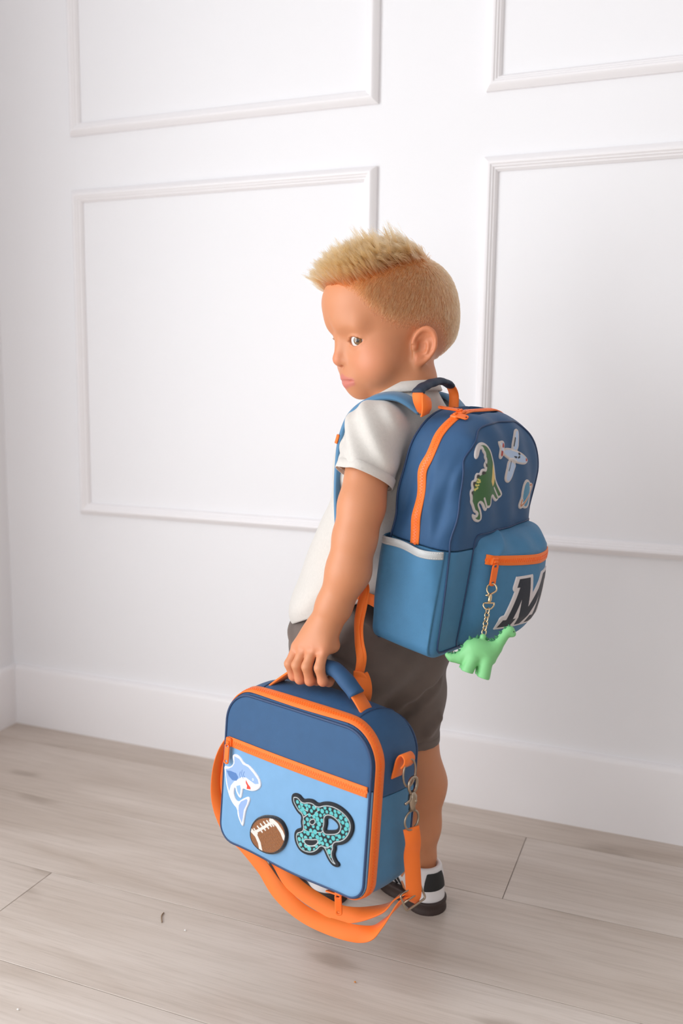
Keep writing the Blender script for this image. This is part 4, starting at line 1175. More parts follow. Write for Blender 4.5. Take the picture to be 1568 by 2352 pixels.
SPOTS = [(-0.0625, 0.0781), (-0.0603, 0.0772), (-0.0635, 0.0751), (-0.0613, 0.0746), (-0.0594, 0.0751), (-0.0655, 0.0714), (-0.0633, 0.0705), (-0.0610, 0.0711), (-0.0667, 0.0661), (-0.0648, 0.0663), (-0.0630, 0.0666), (-0.0619, 0.0677), (-0.0656, 0.0650)]
LEGGAP = [np.array(q) for q in ([(-0.0242, 0.0642), (-0.0102, 0.0508)], [(-0.0462, 0.0536), (-0.0378, 0.0403)], [(-0.0544, 0.1136), (-0.0502, 0.1080), (-0.0483, 0.1042), (-0.0519, 0.0976), (-0.0484, 0.0926)])]
def dino_paint(uv):
    d = poly2(uv, DINO); c = np.tile(np.array(lin((214, 206, 204))), (len(uv), 1))
    c = over(c, d+.0034, (62, 108, 60)); ins = np.where(d < -.0034, 0, .01)
    c = over(c, np.maximum(poly2(uv, BELLY), ins-.002), (232, 196, 116))
    for s_ in SPIKES: c = over(c, poly2(uv, s_), (62, 58, 56))
    for s_ in SPOTS: c = over(c, np.linalg.norm((uv-np.array(s_))/[1.5, 1], axis=1)-.0011, (226, 214, 120))
    for g_ in LEGGAP[:2]: c = over(c, line2(uv, g_, .0026), (210, 204, 200))
    return c
patch('dinosaur_patch', lambda p: DINO if p is None else poly2(p, DINO), dino_paint, on_pack(both), .0016, pack, M['paint'], label='green long-necked dinosaur patch with pale border')
WING1 = chaikin([(0.0208, 0.1055), (0.0298, 0.1279), (0.0335, 0.1322), (0.0399, 0.1331), (0.0429, 0.1298), (0.0403, 0.1237), (0.0366, 0.1040)]); WING2 = chaikin([(0.0074, 0.0982), (0.0352, 0.0904), (0.0257, 0.0783), (0.0118, 0.0696), (0.0063, 0.0675), (0.0008, 0.0697), (-0.0019, 0.0746), (-0.0001, 0.0827)])
FUSE = chaikin([(-0.0067, 0.1125), (0.0222, 0.1098), (0.0369, 0.1055), (0.0465, 0.1021), (0.0599, 0.0952), (0.0631, 0.0910), (0.0568, 0.0878), (0.0478, 0.0871), (0.0332, 0.0897), (0.0094, 0.0969), (-0.0078, 0.1040)]); TAIL = chaikin([(-0.0157, 0.1212), (-0.0118, 0.1208), (-0.0069, 0.1215), (-0.0001, 0.1202), (0.0012, 0.1162), (-0.0017, 0.1117), (-0.0046, 0.1042), (-0.0093, 0.0991), (-0.0129, 0.0988), (-0.0150, 0.1017), (-0.0135, 0.1077), (-0.0120, 0.1121), (-0.0146, 0.1167)])
def plane_d(p): return smin(smin(poly2(p, WING1), poly2(p, WING2), .002), smin(poly2(p, FUSE), poly2(p, TAIL), .002), .002)
RED = [np.array(q) for q in ([(-0.0060, 0.1184), (-0.0023, 0.1173), (-0.0023, 0.1136), (-0.0068, 0.1122), (-0.0084, 0.1141)], [(-0.0104, 0.1098), (-0.0066, 0.1084), (-0.0079, 0.1037), (-0.0103, 0.1017), (-0.0120, 0.1039)], [(0.0534, 0.0952), (0.0586, 0.0940), (0.0587, 0.0911), (0.0529, 0.0912)])]
WIN = [np.array(q) for q in ([(0.0353, 0.1029), (0.0387, 0.1035), (0.0409, 0.1007), (0.0374, 0.0999)], [(0.0263, 0.0994), (0.0337, 0.0988), (0.0337, 0.0963), (0.0291, 0.0969)], [(0.0353, 0.0978), (0.0393, 0.1000), (0.0400, 0.0968), (0.0356, 0.0956)])]
LIN = [np.array(q) for q in ([(0.0310, 0.1219), (0.0278, 0.1124)], [(0.0169, 0.0934), (0.0066, 0.0836)])]
SEAMS = [np.array(q) for q in ([(0.0219, 0.1073), (0.0356, 0.1048)], [(0.0109, 0.0975), (0.0268, 0.0963), (0.0324, 0.0932)], [(-0.0132, 0.1196), (-0.0082, 0.1134), (-0.0041, 0.1086)])]
def plane_paint(uv):
    d = plane_d(uv); c = np.tile(np.array(lin((206, 196, 192))), (len(uv), 1))
    c = over(c, d+.0026, (184, 204, 232))
    for q in SEAMS: c = over(c, line2(uv, q, .0016), (226, 218, 214))
    for q in RED: c = over(c, poly2(uv, q), (176, 60, 50))
    for q in WIN: c = over(c, poly2(uv, q), (44, 48, 58))
    for q in LIN: c = over(c, line2(uv, q, .0022), (60, 66, 72))
    return c
allp = np.vstack([WING1, WING2, FUSE, TAIL])
patch('airplane_patch', lambda p: allp if p is None else plane_d(p), plane_paint, on_pack(both), .0016, pack, M['paint'], label='pale blue aeroplane patch with red tail and nose')
PLN = chaikin([(0.0584, 0.0665), (0.0642, 0.0667), (0.0733, 0.0631), (0.0760, 0.0603), (0.0895, 0.0582), (0.0940, 0.0548), (0.0928, 0.0490), (0.0830, 0.0423), (0.0833, 0.0304), (0.0790, 0.0250), (0.0711, 0.0248), (0.0655, 0.0272), (0.0618, 0.0254), (0.0564, 0.0268), (0.0538, 0.0316), (0.0548, 0.0366), (0.0565, 0.0432), (0.0548, 0.0493), (0.0545, 0.0578), (0.0556, 0.0628)]); BLU = chaikin([(0.0629, 0.0641), (0.0708, 0.0610), (0.0766, 0.0534), (0.0779, 0.0398), (0.0760, 0.0300), (0.0704, 0.0281), (0.0637, 0.0332), (0.0590, 0.0422), (0.0572, 0.0551), (0.0585, 0.0617)])
RING = np.array([(0.0750, 0.0572), (0.0876, 0.0562), (0.0868, 0.0509), (0.0740, 0.0422), (0.0656, 0.0338), (0.0596, 0.0303), (0.0581, 0.0328), (0.0590, 0.0387)])
def planet_paint(uv):
    c = np.tile(np.array(lin((214, 202, 196))), (len(uv), 1)); c = over(c, poly2(uv, BLU), (84, 146, 178))
    c = over(c, line2(uv, RING, .0045), (226, 214, 208)); return over(c, line2(uv, RING, .0026), (198, 128, 86))
patch('planet_patch', lambda p: PLN if p is None else poly2(p, PLN), planet_paint, on_pack(both), .0016, pack, M['paint'], label='blue ringed planet patch')
# letter M on the pocket
MW, MH = .074, .066
def letter_M(t=0):
    a = [(0, 0), (.30, 0), (.30, .17), (.225, .17), (.225, .56), (.41, 0), (.56, 0), (.755, .56), (.755, .17), (.68, .17), (.68, 0), (1, 0), (1, .17), (.93, .17), (.93, .83), (1, .83), (1, 1), (.72, 1), (.5, .38), (.28, 1), (0, 1), (0, .83), (.07, .83), (.07, .17), (0, .17)]
    return np.array([(-.010+u*MW+.019*v, -.117+v*MH) for u, v in a])
LM = letter_M()
def M_paint(uv):
    c = np.tile(np.array(lin((222, 214, 214))), (len(uv), 1)); return over(c, poly2(uv, LM), (34, 38, 50))
patch('letter_patch', lambda p: LM if p is None else poly2(p, LM)-.0062, M_paint, on_pack(both), .0016, pack, M['paint'], label='varsity letter M patch, dark navy edged in white')

# ------------------------------------------------------------------ dinosaur keychain hanging from the pocket zip
dk_o = np.array([0.21494, -0.47339, 0.43203]); dk_R = np.array([[0.92964, -0.36299, -0.06324], [0.36824, 0.92123, 0.12546], [0.01272, -0.13992, 0.99008]])
key = thing('dinosaur_keychain', 'green rubber dinosaur keychain on a pale metal chain, hanging from the backpack pocket zip', 'keychain', frame(dk_R, dk_o))
def w2d(P): return (np.asarray(P, float)-dk_o)@dk_R
def b2d(P): return w2d(np.asarray(P, float)@BR.T+BT)
def dino(p):
    y = p[:, 1]
    d = ell(p, (-.0040, 0, .0035), (.0190, .0145, .0152), Ry(20))
    d = smin(d, chain(p, [((.0080, 0, -.003), .0125), ((.0170, 0, .0065), .0072), ((.0250, 0, .0170), .0046), ((.0310, 0, .0250), .0038), ((.0345, 0, .0290), .0042)], .008), .010)
    d = smin(d, ell(p, (.0365, 0, .0270), (.0052, .0046, .0058)), .004)
    d = smin(d, ell(p, (.0390, 0, .0235), (.0040, .0040, .0036)), .003)
    d = smin(d, chain(p, [((-.0120, 0, -.001), .0110), ((-.0260, 0, -.0055), .0065), ((-.0370, 0, -.0055), .0035), ((-.0425, 0, -.0020), .0024)], .008), .010)
    for s in (1, -1):
        d = smin(d, np.maximum(rc(p, (-.0120, s*.0075, -.006), (-.0190, s*.0080, -.0210), .0082, .0080), (-.0235-p[:, 2])*.9-(p[:, 0]+.014)*.3), .0035)
        d = smin(d, np.maximum(rc(p, (.0045, s*.0075, -.010), (.0015, s*.0080, -.0270), .0084, .0082), (-.0300-p[:, 2])*.9-(p[:, 0]-.002)*.3), .0035)
    return smin(d, sph(p, (.0020, 0, .0200), .0042), .003)
fig = sdf_obj('figure', dino, (-.05, -.02, -.035), (.047, .02, .04), .00085, M['greentoy'], key)
def cone(c, d, r, h, n=8):
    d = nrm(d); u = nrm(np.cross(d, [.2, .9, .3])); w = np.cross(d, u); V = [np.array(c)+r*(math.cos(t)*u+math.sin(t)*w) for t in np.linspace(0, 2*np.pi, n, endpoint=False)]
    V.append(np.array(c)+d*h); V.append(np.array(c)-d*.001); return np.array(V), [(i, (i+1) % n, n) for i in range(n)]+[((i+1) % n, i, n+1) for i in range(n)]
for (x, z, s_) in [(-.041, .0005, .8), (-.037, -.0025, .9), (-.032, -.003, 1), (-.025, -.0005, 1.1), (-.0205, .007, 1.2), (-.0125, .0145, 1.5), (-.005, .0195, 1.5), (.0075, .0185, 1.4), (.0125, .0135, 1.4), (.0160, .0140, 1.4), (.0205, .0185, 1.3), (.0255, .0245, 1.2), (.0300, .0310, 1.0), (.0345, .0345, .9)]:
    P, n = snap(dino, np.array([[x, -.001, z]]), -.0004)
    if x > .012: n = nrm(n+np.array([[-.6, 0, .3]]))
    v, f = cone(P[0], n[0], .0021*s_, .0034*s_); mk('spike', v, f, M['greendark'], fig, smooth=False, label='darker green back spike')
for s in (1, -1):
    v, f = uvsphere(.0009, 10, 8); mk('eye', v+np.array([.0395, s*.0040, .0270]), f, M['black'], fig)
def oval(c, a, b, u, w, r, n=28): t = np.linspace(0, 2*np.pi, n, endpoint=False); return tube(np.array([np.asarray(c)+u*math.cos(x)*a+w*math.sin(x)*b for x in t]), r, 8, True)
def torus_between(p0, p1, wid, r, u): c = (p0+p1)/2; d = p1-p0; return oval(c, np.linalg.norm(d)/2, wid, nrm(d), nrm(u-nrm(d)*(u@nrm(d))), r)
KX = np.array([1., 0, 0]); KY_ = np.array([0, 1., 0]); KZ = np.array([0, 0, 1.])
pt = b2d([(-.0545, .1235, -.0520)])[0]
pull_end = b2d([pzP[4]+pzn[4]*.0052+np.array([.0005, 0, -.0300])])[0]
top = np.array([.0030, 0, .0235]); hang = pull_end
ln = top-hang
at = lambda t: hang+ln*t
hv_ = nrm(ln)
# clasp: hook, body, thumb lever, swivel D
hk = [at(.20), at(.13)+KX*.0062, at(.04)+KX*.0056, at(-.02)+KX*.0008, at(.02)-KX*.0052, at(.12)-KX*.0052, at(.21)-KX*.0010]
v, f = tube(spline(hk, 8), np.r_[np.linspace(.0013, .00105, 24), np.linspace(.00105, .0012, 25)], 8); mk('clasp_hook', v, f, M['gold'], key)
v, f = tube(np.array([at(.18), at(.24), at(.32), at(.36)]), np.array([.0016, .0028, .0026, .0018]), 12); cb = mk('clasp_body', v, f, M['gold'], key)
v, f = tube(np.array([at(.21)-KX*.001, at(.22)-KX*.0060]), np.array([.0010, .0015]), 8); mk('clasp_lever', v, f, M['gold'], cb)
dl = [at(.40)+KX*.0068*math.sin(a)-hv_*0+ln*(.13*(1-math.cos(a))*.5+0) for a in (-1.5, -1.0, -.0)]
dl = [at(.375)-KX*.0066, at(.43)-KX*.0064, at(.49)-KX*.0035, at(.505), at(.49)+KX*.0035, at(.43)+KX*.0064, at(.375)+KX*.0066]
P = np.vstack([spline(dl, 6), spline([dl[-1], dl[0]], 6)[1:-1]]); v, f = tube(P, .00105, 8, True); mk('d_ring', v, f, M['gold'], key)
nl = 6; t0, t1 = .49, 1.0; st_ = (t1-t0)/nl
for i in range(nl):
    a = at(t0+st_*i-.018); b = at(t0+st_*(i+1)+.018)
    v, f = torus_between(a, b, .0030, .0008, nrm(KX+KY_*.4) if i % 2 else nrm(KY_-KX*.6)); mk('chain_link', v, f, M['gold'], key)

# ------------------------------------------------------------------ lunch bag (own frame: X to the right, Y away from the front, Z up)
LR = np.array([[0.95253, 0.30295, 0.0261], [-0.30407, 0.94917, 0.07988], [-0.00057, -0.08404, 0.99646]]); LT = np.array([0.001, -0.571, 0.254])
bag = thing('lunch_bag', 'boxy blue lunch bag with orange zips and three patches, hanging from the boy\'s hand', 'lunch bag', frame(LR, LT))
def k2l(P): return (np.asarray(P, float)@KR.T+KT-LT)@LR
LW, LH, LD = .1240, .1045, .0940
def bag_outline(x, z, ins=0.0):
    w = LW-ins; h = LH-ins
    r = np.where(z > 0, .044, .026)-ins*.6
    qx = np.abs(x)-w+r; qz = np.abs(z)-h+r
    return np.minimum(np.maximum(qx, qz), 0)+np.sqrt(np.maximum(qx, 0)**2+np.maximum(qz, 0)**2)-r
LWV = rwaves(33, 8, 45, .0026)
def bag_out(p):
    x, y, z = p[:, 0], p[:, 1], p[:, 2]
    t = np.clip(y/LD, 0, 1)
    lift = .016*np.sin(np.pi*t)**.8*np.clip(z/.08, 0, 1)*np.clip(1-(x/.12)**2, 0, 1)       # the lid pulled up by its handle
    zz = z-lift
    d2 = bag_outline(x, zz)-.0035*np.sin(np.pi*t)
    bulge = .0055*np.clip(1-(x/LW)**2, 0, 1)*np.clip(1-(z/LH)**2, 0, 1)
    dy = np.maximum(-y-bulge, y-LD-bulge*.6)
    d = smax(d2, dy, .008)
    lowr = np.clip((-z-.0)/.06, 0, 1)
    d = d+wav(p, LWV)*(.35+.5*lowr)
    return d
ZF, ZS = .0345, .0235
lo, hi = (-.145, -.02, -.125), (.145, .115, .135)
cutf = lambda p: p[:, 1]-.0045
sdf_obj('front_panel', lambda p: np.maximum(np.maximum(bag_out(p), cutf(p)), ZF-p[:, 2]), lo, hi, .0015, M['navy'], bag, label='mid blue upper front panel')
fpk = sdf_obj('front_pocket', lambda p: np.maximum(np.maximum(bag_out(p)-.0006, cutf(p)), p[:, 2]-ZF+.0004), lo, hi, .0015, M['pale'], bag, label='pale blue lower front pocket')
sdf_obj('upper_side', lambda p: np.maximum(np.maximum(bag_out(p), -cutf(p)+.0003), ZS+.0004-p[:, 2]), lo, hi, .0017, M['navy'], bag, label='dark blue lid and upper sides')
sdf_obj('lower_side', lambda p: np.maximum(np.maximum(bag_out(p), -cutf(p)+.0003), p[:, 2]-ZS+.0004), lo, hi, .0017, M['blue'], bag, label='teal blue lower sides')
def loop_path(ins, y, n=200):
    P = []
    for a in np.linspace(0, 2*np.pi, n, endpoint=False):
        d = np.array([math.cos(a), math.sin(a)]); s = .05
        for _ in range(60): s -= float(bag_outline(np.array([d[0]*s]), np.array([d[1]*s]))[0]+ins)*.7
        P.append((d[0]*s, y, d[1]*s))
    return np.array(P)
for (ins, y) in ((.0015, -.0005), (.0010, LD+.0005)):
    P, n = snap(bag_out, loop_path(ins, y), .0004); v, f = tube(P, .0018, 10, True); mk('edge_piping', v, f, M['piping'], bag)
# the opening zip in the gusset: from the lower left over the top and down the right side
lp = loop_path(-.001, .0118, 220); a0 = np.radians(np.linspace(206, -58, 150))
zp = []
for a in a0:
    i = int(round((a % (2*np.pi))/(2*np.pi)*220)) % 220; zp.append(lp[i])
zp = np.array(zp); k_ = np.r_[True, np.linalg.norm(np.diff(zp, axis=0), axis=1) > 1e-5]; zp = zp[k_]
lid_z, lzP, lzn = zip_on(bag_out, zp[::3], .0150, bag); lid_z.name = 'lid_zipper'
slider(lzP[-2], lzP[-1]-lzP[-2], lzn[-2], lid_z); puller(lzP[-1]+lzn[-1]*.004, np.array([.02, .15, -1]), np.array([.5, -1, 0]), .0285, .0088, lid_z)
puller(lzP[-3]+lzn[-3]*.003, np.array([-.8, .1, -.15]), np.array([0, -.2, -1]), .026, .0085, lid_z)
# front pocket zip
fp = [(x, -.03, z) for x, z in ((-.1130, .0345), (-.07, .0350), (0, .0352), (.07, .0345), (.1185, .0335))]
fz, fzP, fzn = zip_on(bag_out, cast(bag_out, np.array(fp), (0, 1, 0)), .0130, fpk, raise_=.0010); fz.name = 'pocket_zipper'
slider(fzP[1], fzP[2]-fzP[1], fzn[1], fz, (.0105, .0120, .0055)); puller(fzP[1]+fzn[1]*.0045+np.array([.001, 0, -.002]), np.array([.0, -.02, -1]), np.array([0, -1, 0]), .0270, .0085, fz)
# seams across the lid at the handle ends
for x in (-.075, .085):
    P = np.column_stack([np.full(20, x), np.linspace(.018, LD-.004, 20), np.full(20, .25)]); P = cast(bag_out, P, (0, 0, -1)); P, n = snap(bag_out, P, .0002)
    v, f = tube(P, .0009, 6); mk('lid_seam', v, f, M['piping'], bag)

# carrying handle
hk_ = [(.0680, .163, .3540), (.0620, .164, .3630), (.0440, .165, .3770), (.0220, .165, .3930), (.0060, .165, .4030), (-.0120, .165, .4075), (-.0300, .165, .4075), (-.0450, .165, .4060), (-.0600, .165, .3965), (-.0760, .165, .3830), (-.0890, .165, .3690), (-.0960, .165, .3580)]
hp = resample(spline(hk_, 8), .003); hb = k2l(hp)
v, f = sweep(hb, nrm(hb-(hb.mean(0)-np.array([0, 0, .05])))*[1, .0, 1], rect(.0235, .0028)); hd = mk('handle', v, f, M['orange'], bag, label='orange webbing handle')
s_ = (hp[:, 0] < .0215) & (hp[:, 0] > -.0790); hs = hb[s_]
v, f = sweep(hs, nrm(hs-(hb.mean(0)-np.array([0, 0, .05])))*[1, .0, 1], circ(.0122, 18, .0092), scale=1+.03*np.sin(np.arange(len(hs))*.7)); mk('handle_grip', v, f, M['navy'], hd, label='dark blue padded grip')

# side loop with D ring, swivel hook and shoulder strap
def S_(y, z, x=.1275): return np.array([x, y, z])
P = np.array([S_(.0440, .0440), S_(.0440, .0560, .1300), S_(.0440, .0690, .1330), S_(.0440, .0755, .1385), S_(.0440, .0720, .1440), S_(.0440, .0660, .1440), S_(.0440, .0600, .1400)])
P = spline(P, 6); n_ = nrm(np.cross(tangents(P), [0, 1, 0])); v, f = sweep(P, n_, rect(.0215, .0020)); lp_ = mk('side_loop', v, f, M['orange'], bag)
PX_, PZ_ = np.array([0, 1., 0]), np.array([0, 0, 1.])
v, f = oval(S_(.0460, .0530, .1445), .0170, .0095, PZ_, nrm(np.array([.25, 1, 0])), .0013); mk('d_ring', v, f, M['metal'], lp_)
strap_o = bpy.data.objects.new('shoulder_strap', None); COL.objects.link(strap_o); strap_o.parent = bag; strap_o['label'] = 'long orange webbing strap with metal hook and buckle'
SX = .1465
hkp = [S_(.0530, .0260, SX), S_(.0600, .0330, SX), S_(.0590, .0430, SX), S_(.0520, .0470, SX), S_(.0450, .0430, SX), S_(.0445, .0340, SX), S_(.0505, .0255, SX)]
P = spline(hkp, 8); v, f = tube(P, np.linspace(.0024, .0018, len(P)), 8); mk('swivel_hook', v, f, M['metal'], strap_o)
v, f = tube(np.array([S_(.0520, .0290, SX), S_(.0535, .0235, SX), S_(.0535, .0160, SX), S_(.0540, .0110, SX), S_(.0545, .0060, SX)]), np.array([.0032, .0055, .0055, .0038, .0046]), 14); hbdy = mk('hook_body', v, f, M['metal'], strap_o)
v, f = tube(np.array([S_(.0480, .0265, SX+.001), S_(.0455, .0205, SX+.002), S_(.0360, .0185, SX+.002)]), np.array([.0014, .0014, .0017]), 8); mk('hook_lever', v, f, M['metal'], hbdy)
v, f = uvsphere(.0019, 12, 8); mk('hook_rivet', v+S_(.0535, .0190, SX+.0050), f, M['metal'], hbdy)
v, f = oval(S_(.0555, -.0070, SX), .0120, .0115, PZ_, nrm(np.array([.2, 1, 0])), .0014); mk('strap_ring', v, f, M['metal'], strap_o)
def web(pts, name, tw, w=.0205, label=None, n0=None):
    """Webbing along pts (x, y, z); tw gives the heading of the band's broad face, in degrees, at each point."""
    P = resample(spline(np.array([p for p in pts], float), 10), .004); s = np.linspace(0, 1, len(P)); k = np.linspace(0, 1, len(tw))
    a = np.radians(np.interp(s, k, tw)); T = tangents(P); u = nrm(np.cross(T, [0, 1, 0])); w_ = nrm(np.cross(u, T))
    N = u*np.cos(a)[:, None]+w_*np.sin(a)[:, None]; v, f = sweep(P, N, rect(w, .0017)); return mk(name, v, f, M['orange'], strap_o, label=label)
web([(.1465, .0555, -.0165), (.1480, .0600, -.0350), (.1450, .0640, -.0550), (.1470, .0665, -.0780), (.1490, .0680, -.1040), (.1450, .0670, -.1130)], 'webbing', [-38, -30, -40, -34, -36, -40], label='strap length hanging from the hook')
web([(.1480, .0660, -.1060), (.1366, .0640, -.1140), (.1225, .0463, -.1421), (.1073, .0373, -.1586), (.0712, .0269, -.1640), (.0144, .0258, -.1660), (-.0360, .0310, -.1570), (-.0780, .0400, -.1400), (-.1180, .0470, -.1260), (-.1580, .0500, -.1120), (-.1800, .0500, -.0800), (-.1830, .0500, -.0400), (-.1740, .0500, -.0060), (-.1540, .0500, .0250), (-.1400, .0500, .0400)], 'webbing', [-10, 20, 55, 45, 40, 55, 75, 60, 40, 25, 15, 10, 0], label='main strap length looping under the bag')
web([(.1440, .0640, -.1010), (.1320, .0600, -.1100), (.1150, .0530, -.1300), (.0700, .0400, -.1500), (.0200, .0390, -.1500), (-.0250, .0420, -.1430), (-.0560, .0500, -.1300), (-.0900, .0580, -.1180), (-.1380, .0610, -.1060), (-.1700, .0600, -.0700), (-.1700, .0580, -.0250), (-.1480, .0540, .0250)], 'webbing', [0, 20, 50, 45, 45, 60, 70, 60, 35, 20, 10], label='doubled-back strap length')
P = np.array([(-.0125, -.0105, 0), (.0125, -.0105, 0), (.0125, .0105, 0), (-.0125, .0105, 0)])
bx = nrm(np.array([.30, .85, .35])); bz = nrm(np.array([.35, .15, -1.0])-bx*(np.array([.35, .15, -1.0])@bx))
c_ = np.array([.1490, .0670, -.1060])
def rr2(a, b, r, n=6):
    out = []
    for cx, cy, s0 in ((a-r, b-r, 0), (-a+r, b-r, 90), (-a+r, -b+r, 180), (a-r, -b+r, 270)):
        for t in np.linspace(s0, s0+90, n): out.append((cx+r*math.cos(math.radians(t)), cy+r*math.sin(math.radians(t))))
    return np.array(out)
q = rr2(.0150, .0105, .003); v, f = tube(c_+q[:, :1]*bx+q[:, 1:]*bz, .0014, 8, True); bk_ = mk('strap_buckle', v, f, M['metal'], strap_o)
v, f = tube(np.array([c_-bx*.015, c_+bx*.015]), .0013, 8); mk('buckle_bar', v, f, M['metal'], bk_)
# left anchor
P = spline(np.array([(-.1275, .0490, .0440), (-.1300, .0490, .0560), (-.1330, .0490, .0690), (-.1385, .0490, .0755), (-.1440, .0490, .0720), (-.1440, .0490, .0660), (-.1400, .0490, .0600)]), 6)
v, f = sweep(P, nrm(np.cross(tangents(P), [0, 1, 0])), rect(.0215, .0020)); l2 = mk('side_loop', v, f, M['orange'], bag)
v, f = oval(np.array([-.1420, .0495, .0530]), .0150, .0095, PZ_, nrm(np.array([-.25, 1, 0])), .0013); mk('d_ring', v, f, M['metal'], l2)

# ---- patches on the front pocket
def on_bag(uv):
    P = cast(lambda p: bag_out(p)-.0006, np.column_stack([uv[:, 0], np.full(len(uv), -.05), uv[:, 1]]), (0, 1, 0)); return P, grad(bag_out, P, 1.5e-3)
SHARK = chaikin([(-0.1033, 0.0189), (-0.0967, 0.0216), (-0.0879, 0.0200), (-0.0797, 0.0139), (-0.0703, 0.0142), (-0.0586, 0.0089), (-0.0494, 0.0027), (-0.0458, -0.0045), (-0.0486, -0.0110), (-0.0592, -0.0178), (-0.0722, -0.0203), (-0.0802, -0.0199), (-0.0811, -0.0274), (-0.0828, -0.0349), (-0.0878, -0.0343), (-0.0929, -0.0289), (-0.0954, -0.0226), (-0.0973, -0.0281), (-0.0968, -0.0343), (-0.0932, -0.0395), (-0.0886, -0.0412), (-0.0823, -0.0361), (-0.0751, -0.0309), (-0.0693, -0.0277), (-0.0653, -0.0295), (-0.0671, -0.0363), (-0.0728, -0.0471), (-0.0751, -0.0590), (-0.0765, -0.0699), (-0.0790, -0.0717), (-0.0847, -0.0655), (-0.0887, -0.0591), (-0.0897, -0.0510), (-0.0978, -0.0473), (-0.1042, -0.0415), (-0.1099, -0.0319), (-0.1141, -0.0218), (-0.1152, -0.0151), (-0.1175, -0.0073), (-0.1191, -0.0021), (-0.1155, 0.0001), (-0.1105, -0.0003), (-0.1040, 0.0036), (-0.1005, 0.0088), (-0.1028, 0.0137)], 1)
SH = [np.array(q) for q in ([(-0.0993, 0.0182), (-0.0890, 0.0176), (-0.0815, 0.0124), (-0.0710, 0.0118), (-0.0603, 0.0066), (-0.0514, 0.0007), (-0.0495, -0.0042), (-0.0564, -0.0069), (-0.0649, -0.0053), (-0.0745, -0.0033), (-0.0829, -0.0054), (-0.0892, -0.0103), (-0.0966, -0.0153), (-0.1028, -0.0227), (-0.1056, -0.0320), (-0.1095, -0.0247), (-0.1129, -0.0144), (-0.1152, -0.0038), (-0.1094, -0.0019), (-0.1019, 0.0028), (-0.0980, 0.0088)], [(-0.1131, -0.0053), (-0.1044, -0.0035), (-0.0937, -0.0032), (-0.0889, -0.0074), (-0.0919, -0.0132), (-0.1005, -0.0150), (-0.1080, -0.0116)], [(-0.0743, -0.0060), (-0.0695, -0.0108), (-0.0648, -0.0135), (-0.0642, -0.0162), (-0.0720, -0.0180), (-0.0716, -0.0135), (-0.0741, -0.0107)], [(-0.0821, -0.0382), (-0.0722, -0.0316), (-0.0693, -0.0321), (-0.0707, -0.0381), (-0.0760, -0.0481), (-0.0775, -0.0597), (-0.0792, -0.0673), (-0.0841, -0.0605), (-0.0864, -0.0514), (-0.0864, -0.0451)], [(-0.0923, -0.0203), (-0.0849, -0.0167), (-0.0832, -0.0211), (-0.0846, -0.0313), (-0.0896, -0.0272)])]
GILL = [np.array(q) for q in ([(-0.0854, 0.0012), (-0.0869, -0.0034), (-0.0847, -0.0069)], [(-0.0822, 0.0042), (-0.0832, -0.0016), (-0.0794, -0.0061)], [(-0.0779, 0.0034), (-0.0798, -0.0013), (-0.0764, -0.0038)])]
EYE_S = np.array([(-0.0609, -0.0018)])
def shark_paint(uv):
    d = poly2(uv, SHARK); c = np.tile(np.array(lin((240, 240, 246))), (len(uv), 1)); ins = np.where(d < -.0018, -1, 1)
    c = over(c, np.maximum(poly2(uv, SH[0]), d+.0016), (150, 180, 226))
    for k, rgb in ((1, (84, 126, 186)), (2, (222, 70, 48)), (3, (150, 178, 226)), (4, (146, 184, 228))): c = over(c, poly2(uv, SH[k]), rgb)
    for g_ in GILL: c = over(c, line2(uv, g_, .0010), (84, 122, 180))
    return over(c, np.abs(np.linalg.norm(uv-EYE_S[0], axis=1)-.0012)-.0004, (226, 234, 246))
patch('shark_patch', lambda p: SHARK if p is None else poly2(p, SHARK), shark_paint, on_bag, .0020, fpk, M['paint'], label='blue and white shark patch with red mouth')
BALL = chaikin([(-0.0316, -0.0398), (-0.0174, -0.0364), (-0.0048, -0.0377), (0.0028, -0.0446), (0.0061, -0.0529), (0.0044, -0.0641), (-0.0017, -0.0756), (-0.0133, -0.0857), (-0.0273, -0.0912), (-0.0419, -0.0922), (-0.0533, -0.0892), (-0.0603, -0.0833), (-0.0630, -0.0745), (-0.0602, -0.0625), (-0.0526, -0.0517), (-0.0422, -0.0443)])
BL = [np.array(q) for q in ([(-0.0591, -0.0683), (-0.0491, -0.0726), (-0.0429, -0.0801), (-0.0392, -0.0906)], [(-0.0223, -0.0420), (-0.0113, -0.0452), (-0.0028, -0.0518), (0.0018, -0.0586)], [(-0.0516, -0.0693), (-0.0356, -0.0572), (-0.0194, -0.0445)])]
TK = [np.array(q) for q in ([(-0.0530, -0.0650), (-0.0471, -0.0692)], [(-0.0468, -0.0595), (-0.0378, -0.0638)], [(-0.0413, -0.0543), (-0.0321, -0.0592)], [(-0.0353, -0.0496), (-0.0263, -0.0548)], [(-0.0296, -0.0461), (-0.0213, -0.0505)], [(-0.0245, -0.0441), (-0.0173, -0.0485)])]
def ball_paint(uv):
    d = poly2(uv, BALL); c = np.tile(np.array(lin((30, 30, 36))), (len(uv), 1))
    g_ = np.sin(uv[:, 0]*2300+3*np.sin(uv[:, 1]*1900))*np.sin(uv[:, 1]*2500+2*np.sin(uv[:, 0]*1700))
    br = np.array(lin((142, 86, 40)))*(1+.28*g_)[:, None]; t = np.clip(.5-(d+.0030)/.0006, 0, 1)[:, None]; c = c*(1-t)+br*t
    for k, w in ((0, .0056), (1, .0056), (2, .0036)): c = over(c, np.maximum(line2(uv, BL[k], w), d+.0030), (232, 226, 218), .0006)
    for q in TK: c = over(c, line2(uv, q, .0024), (232, 226, 218), .0006)
    return c
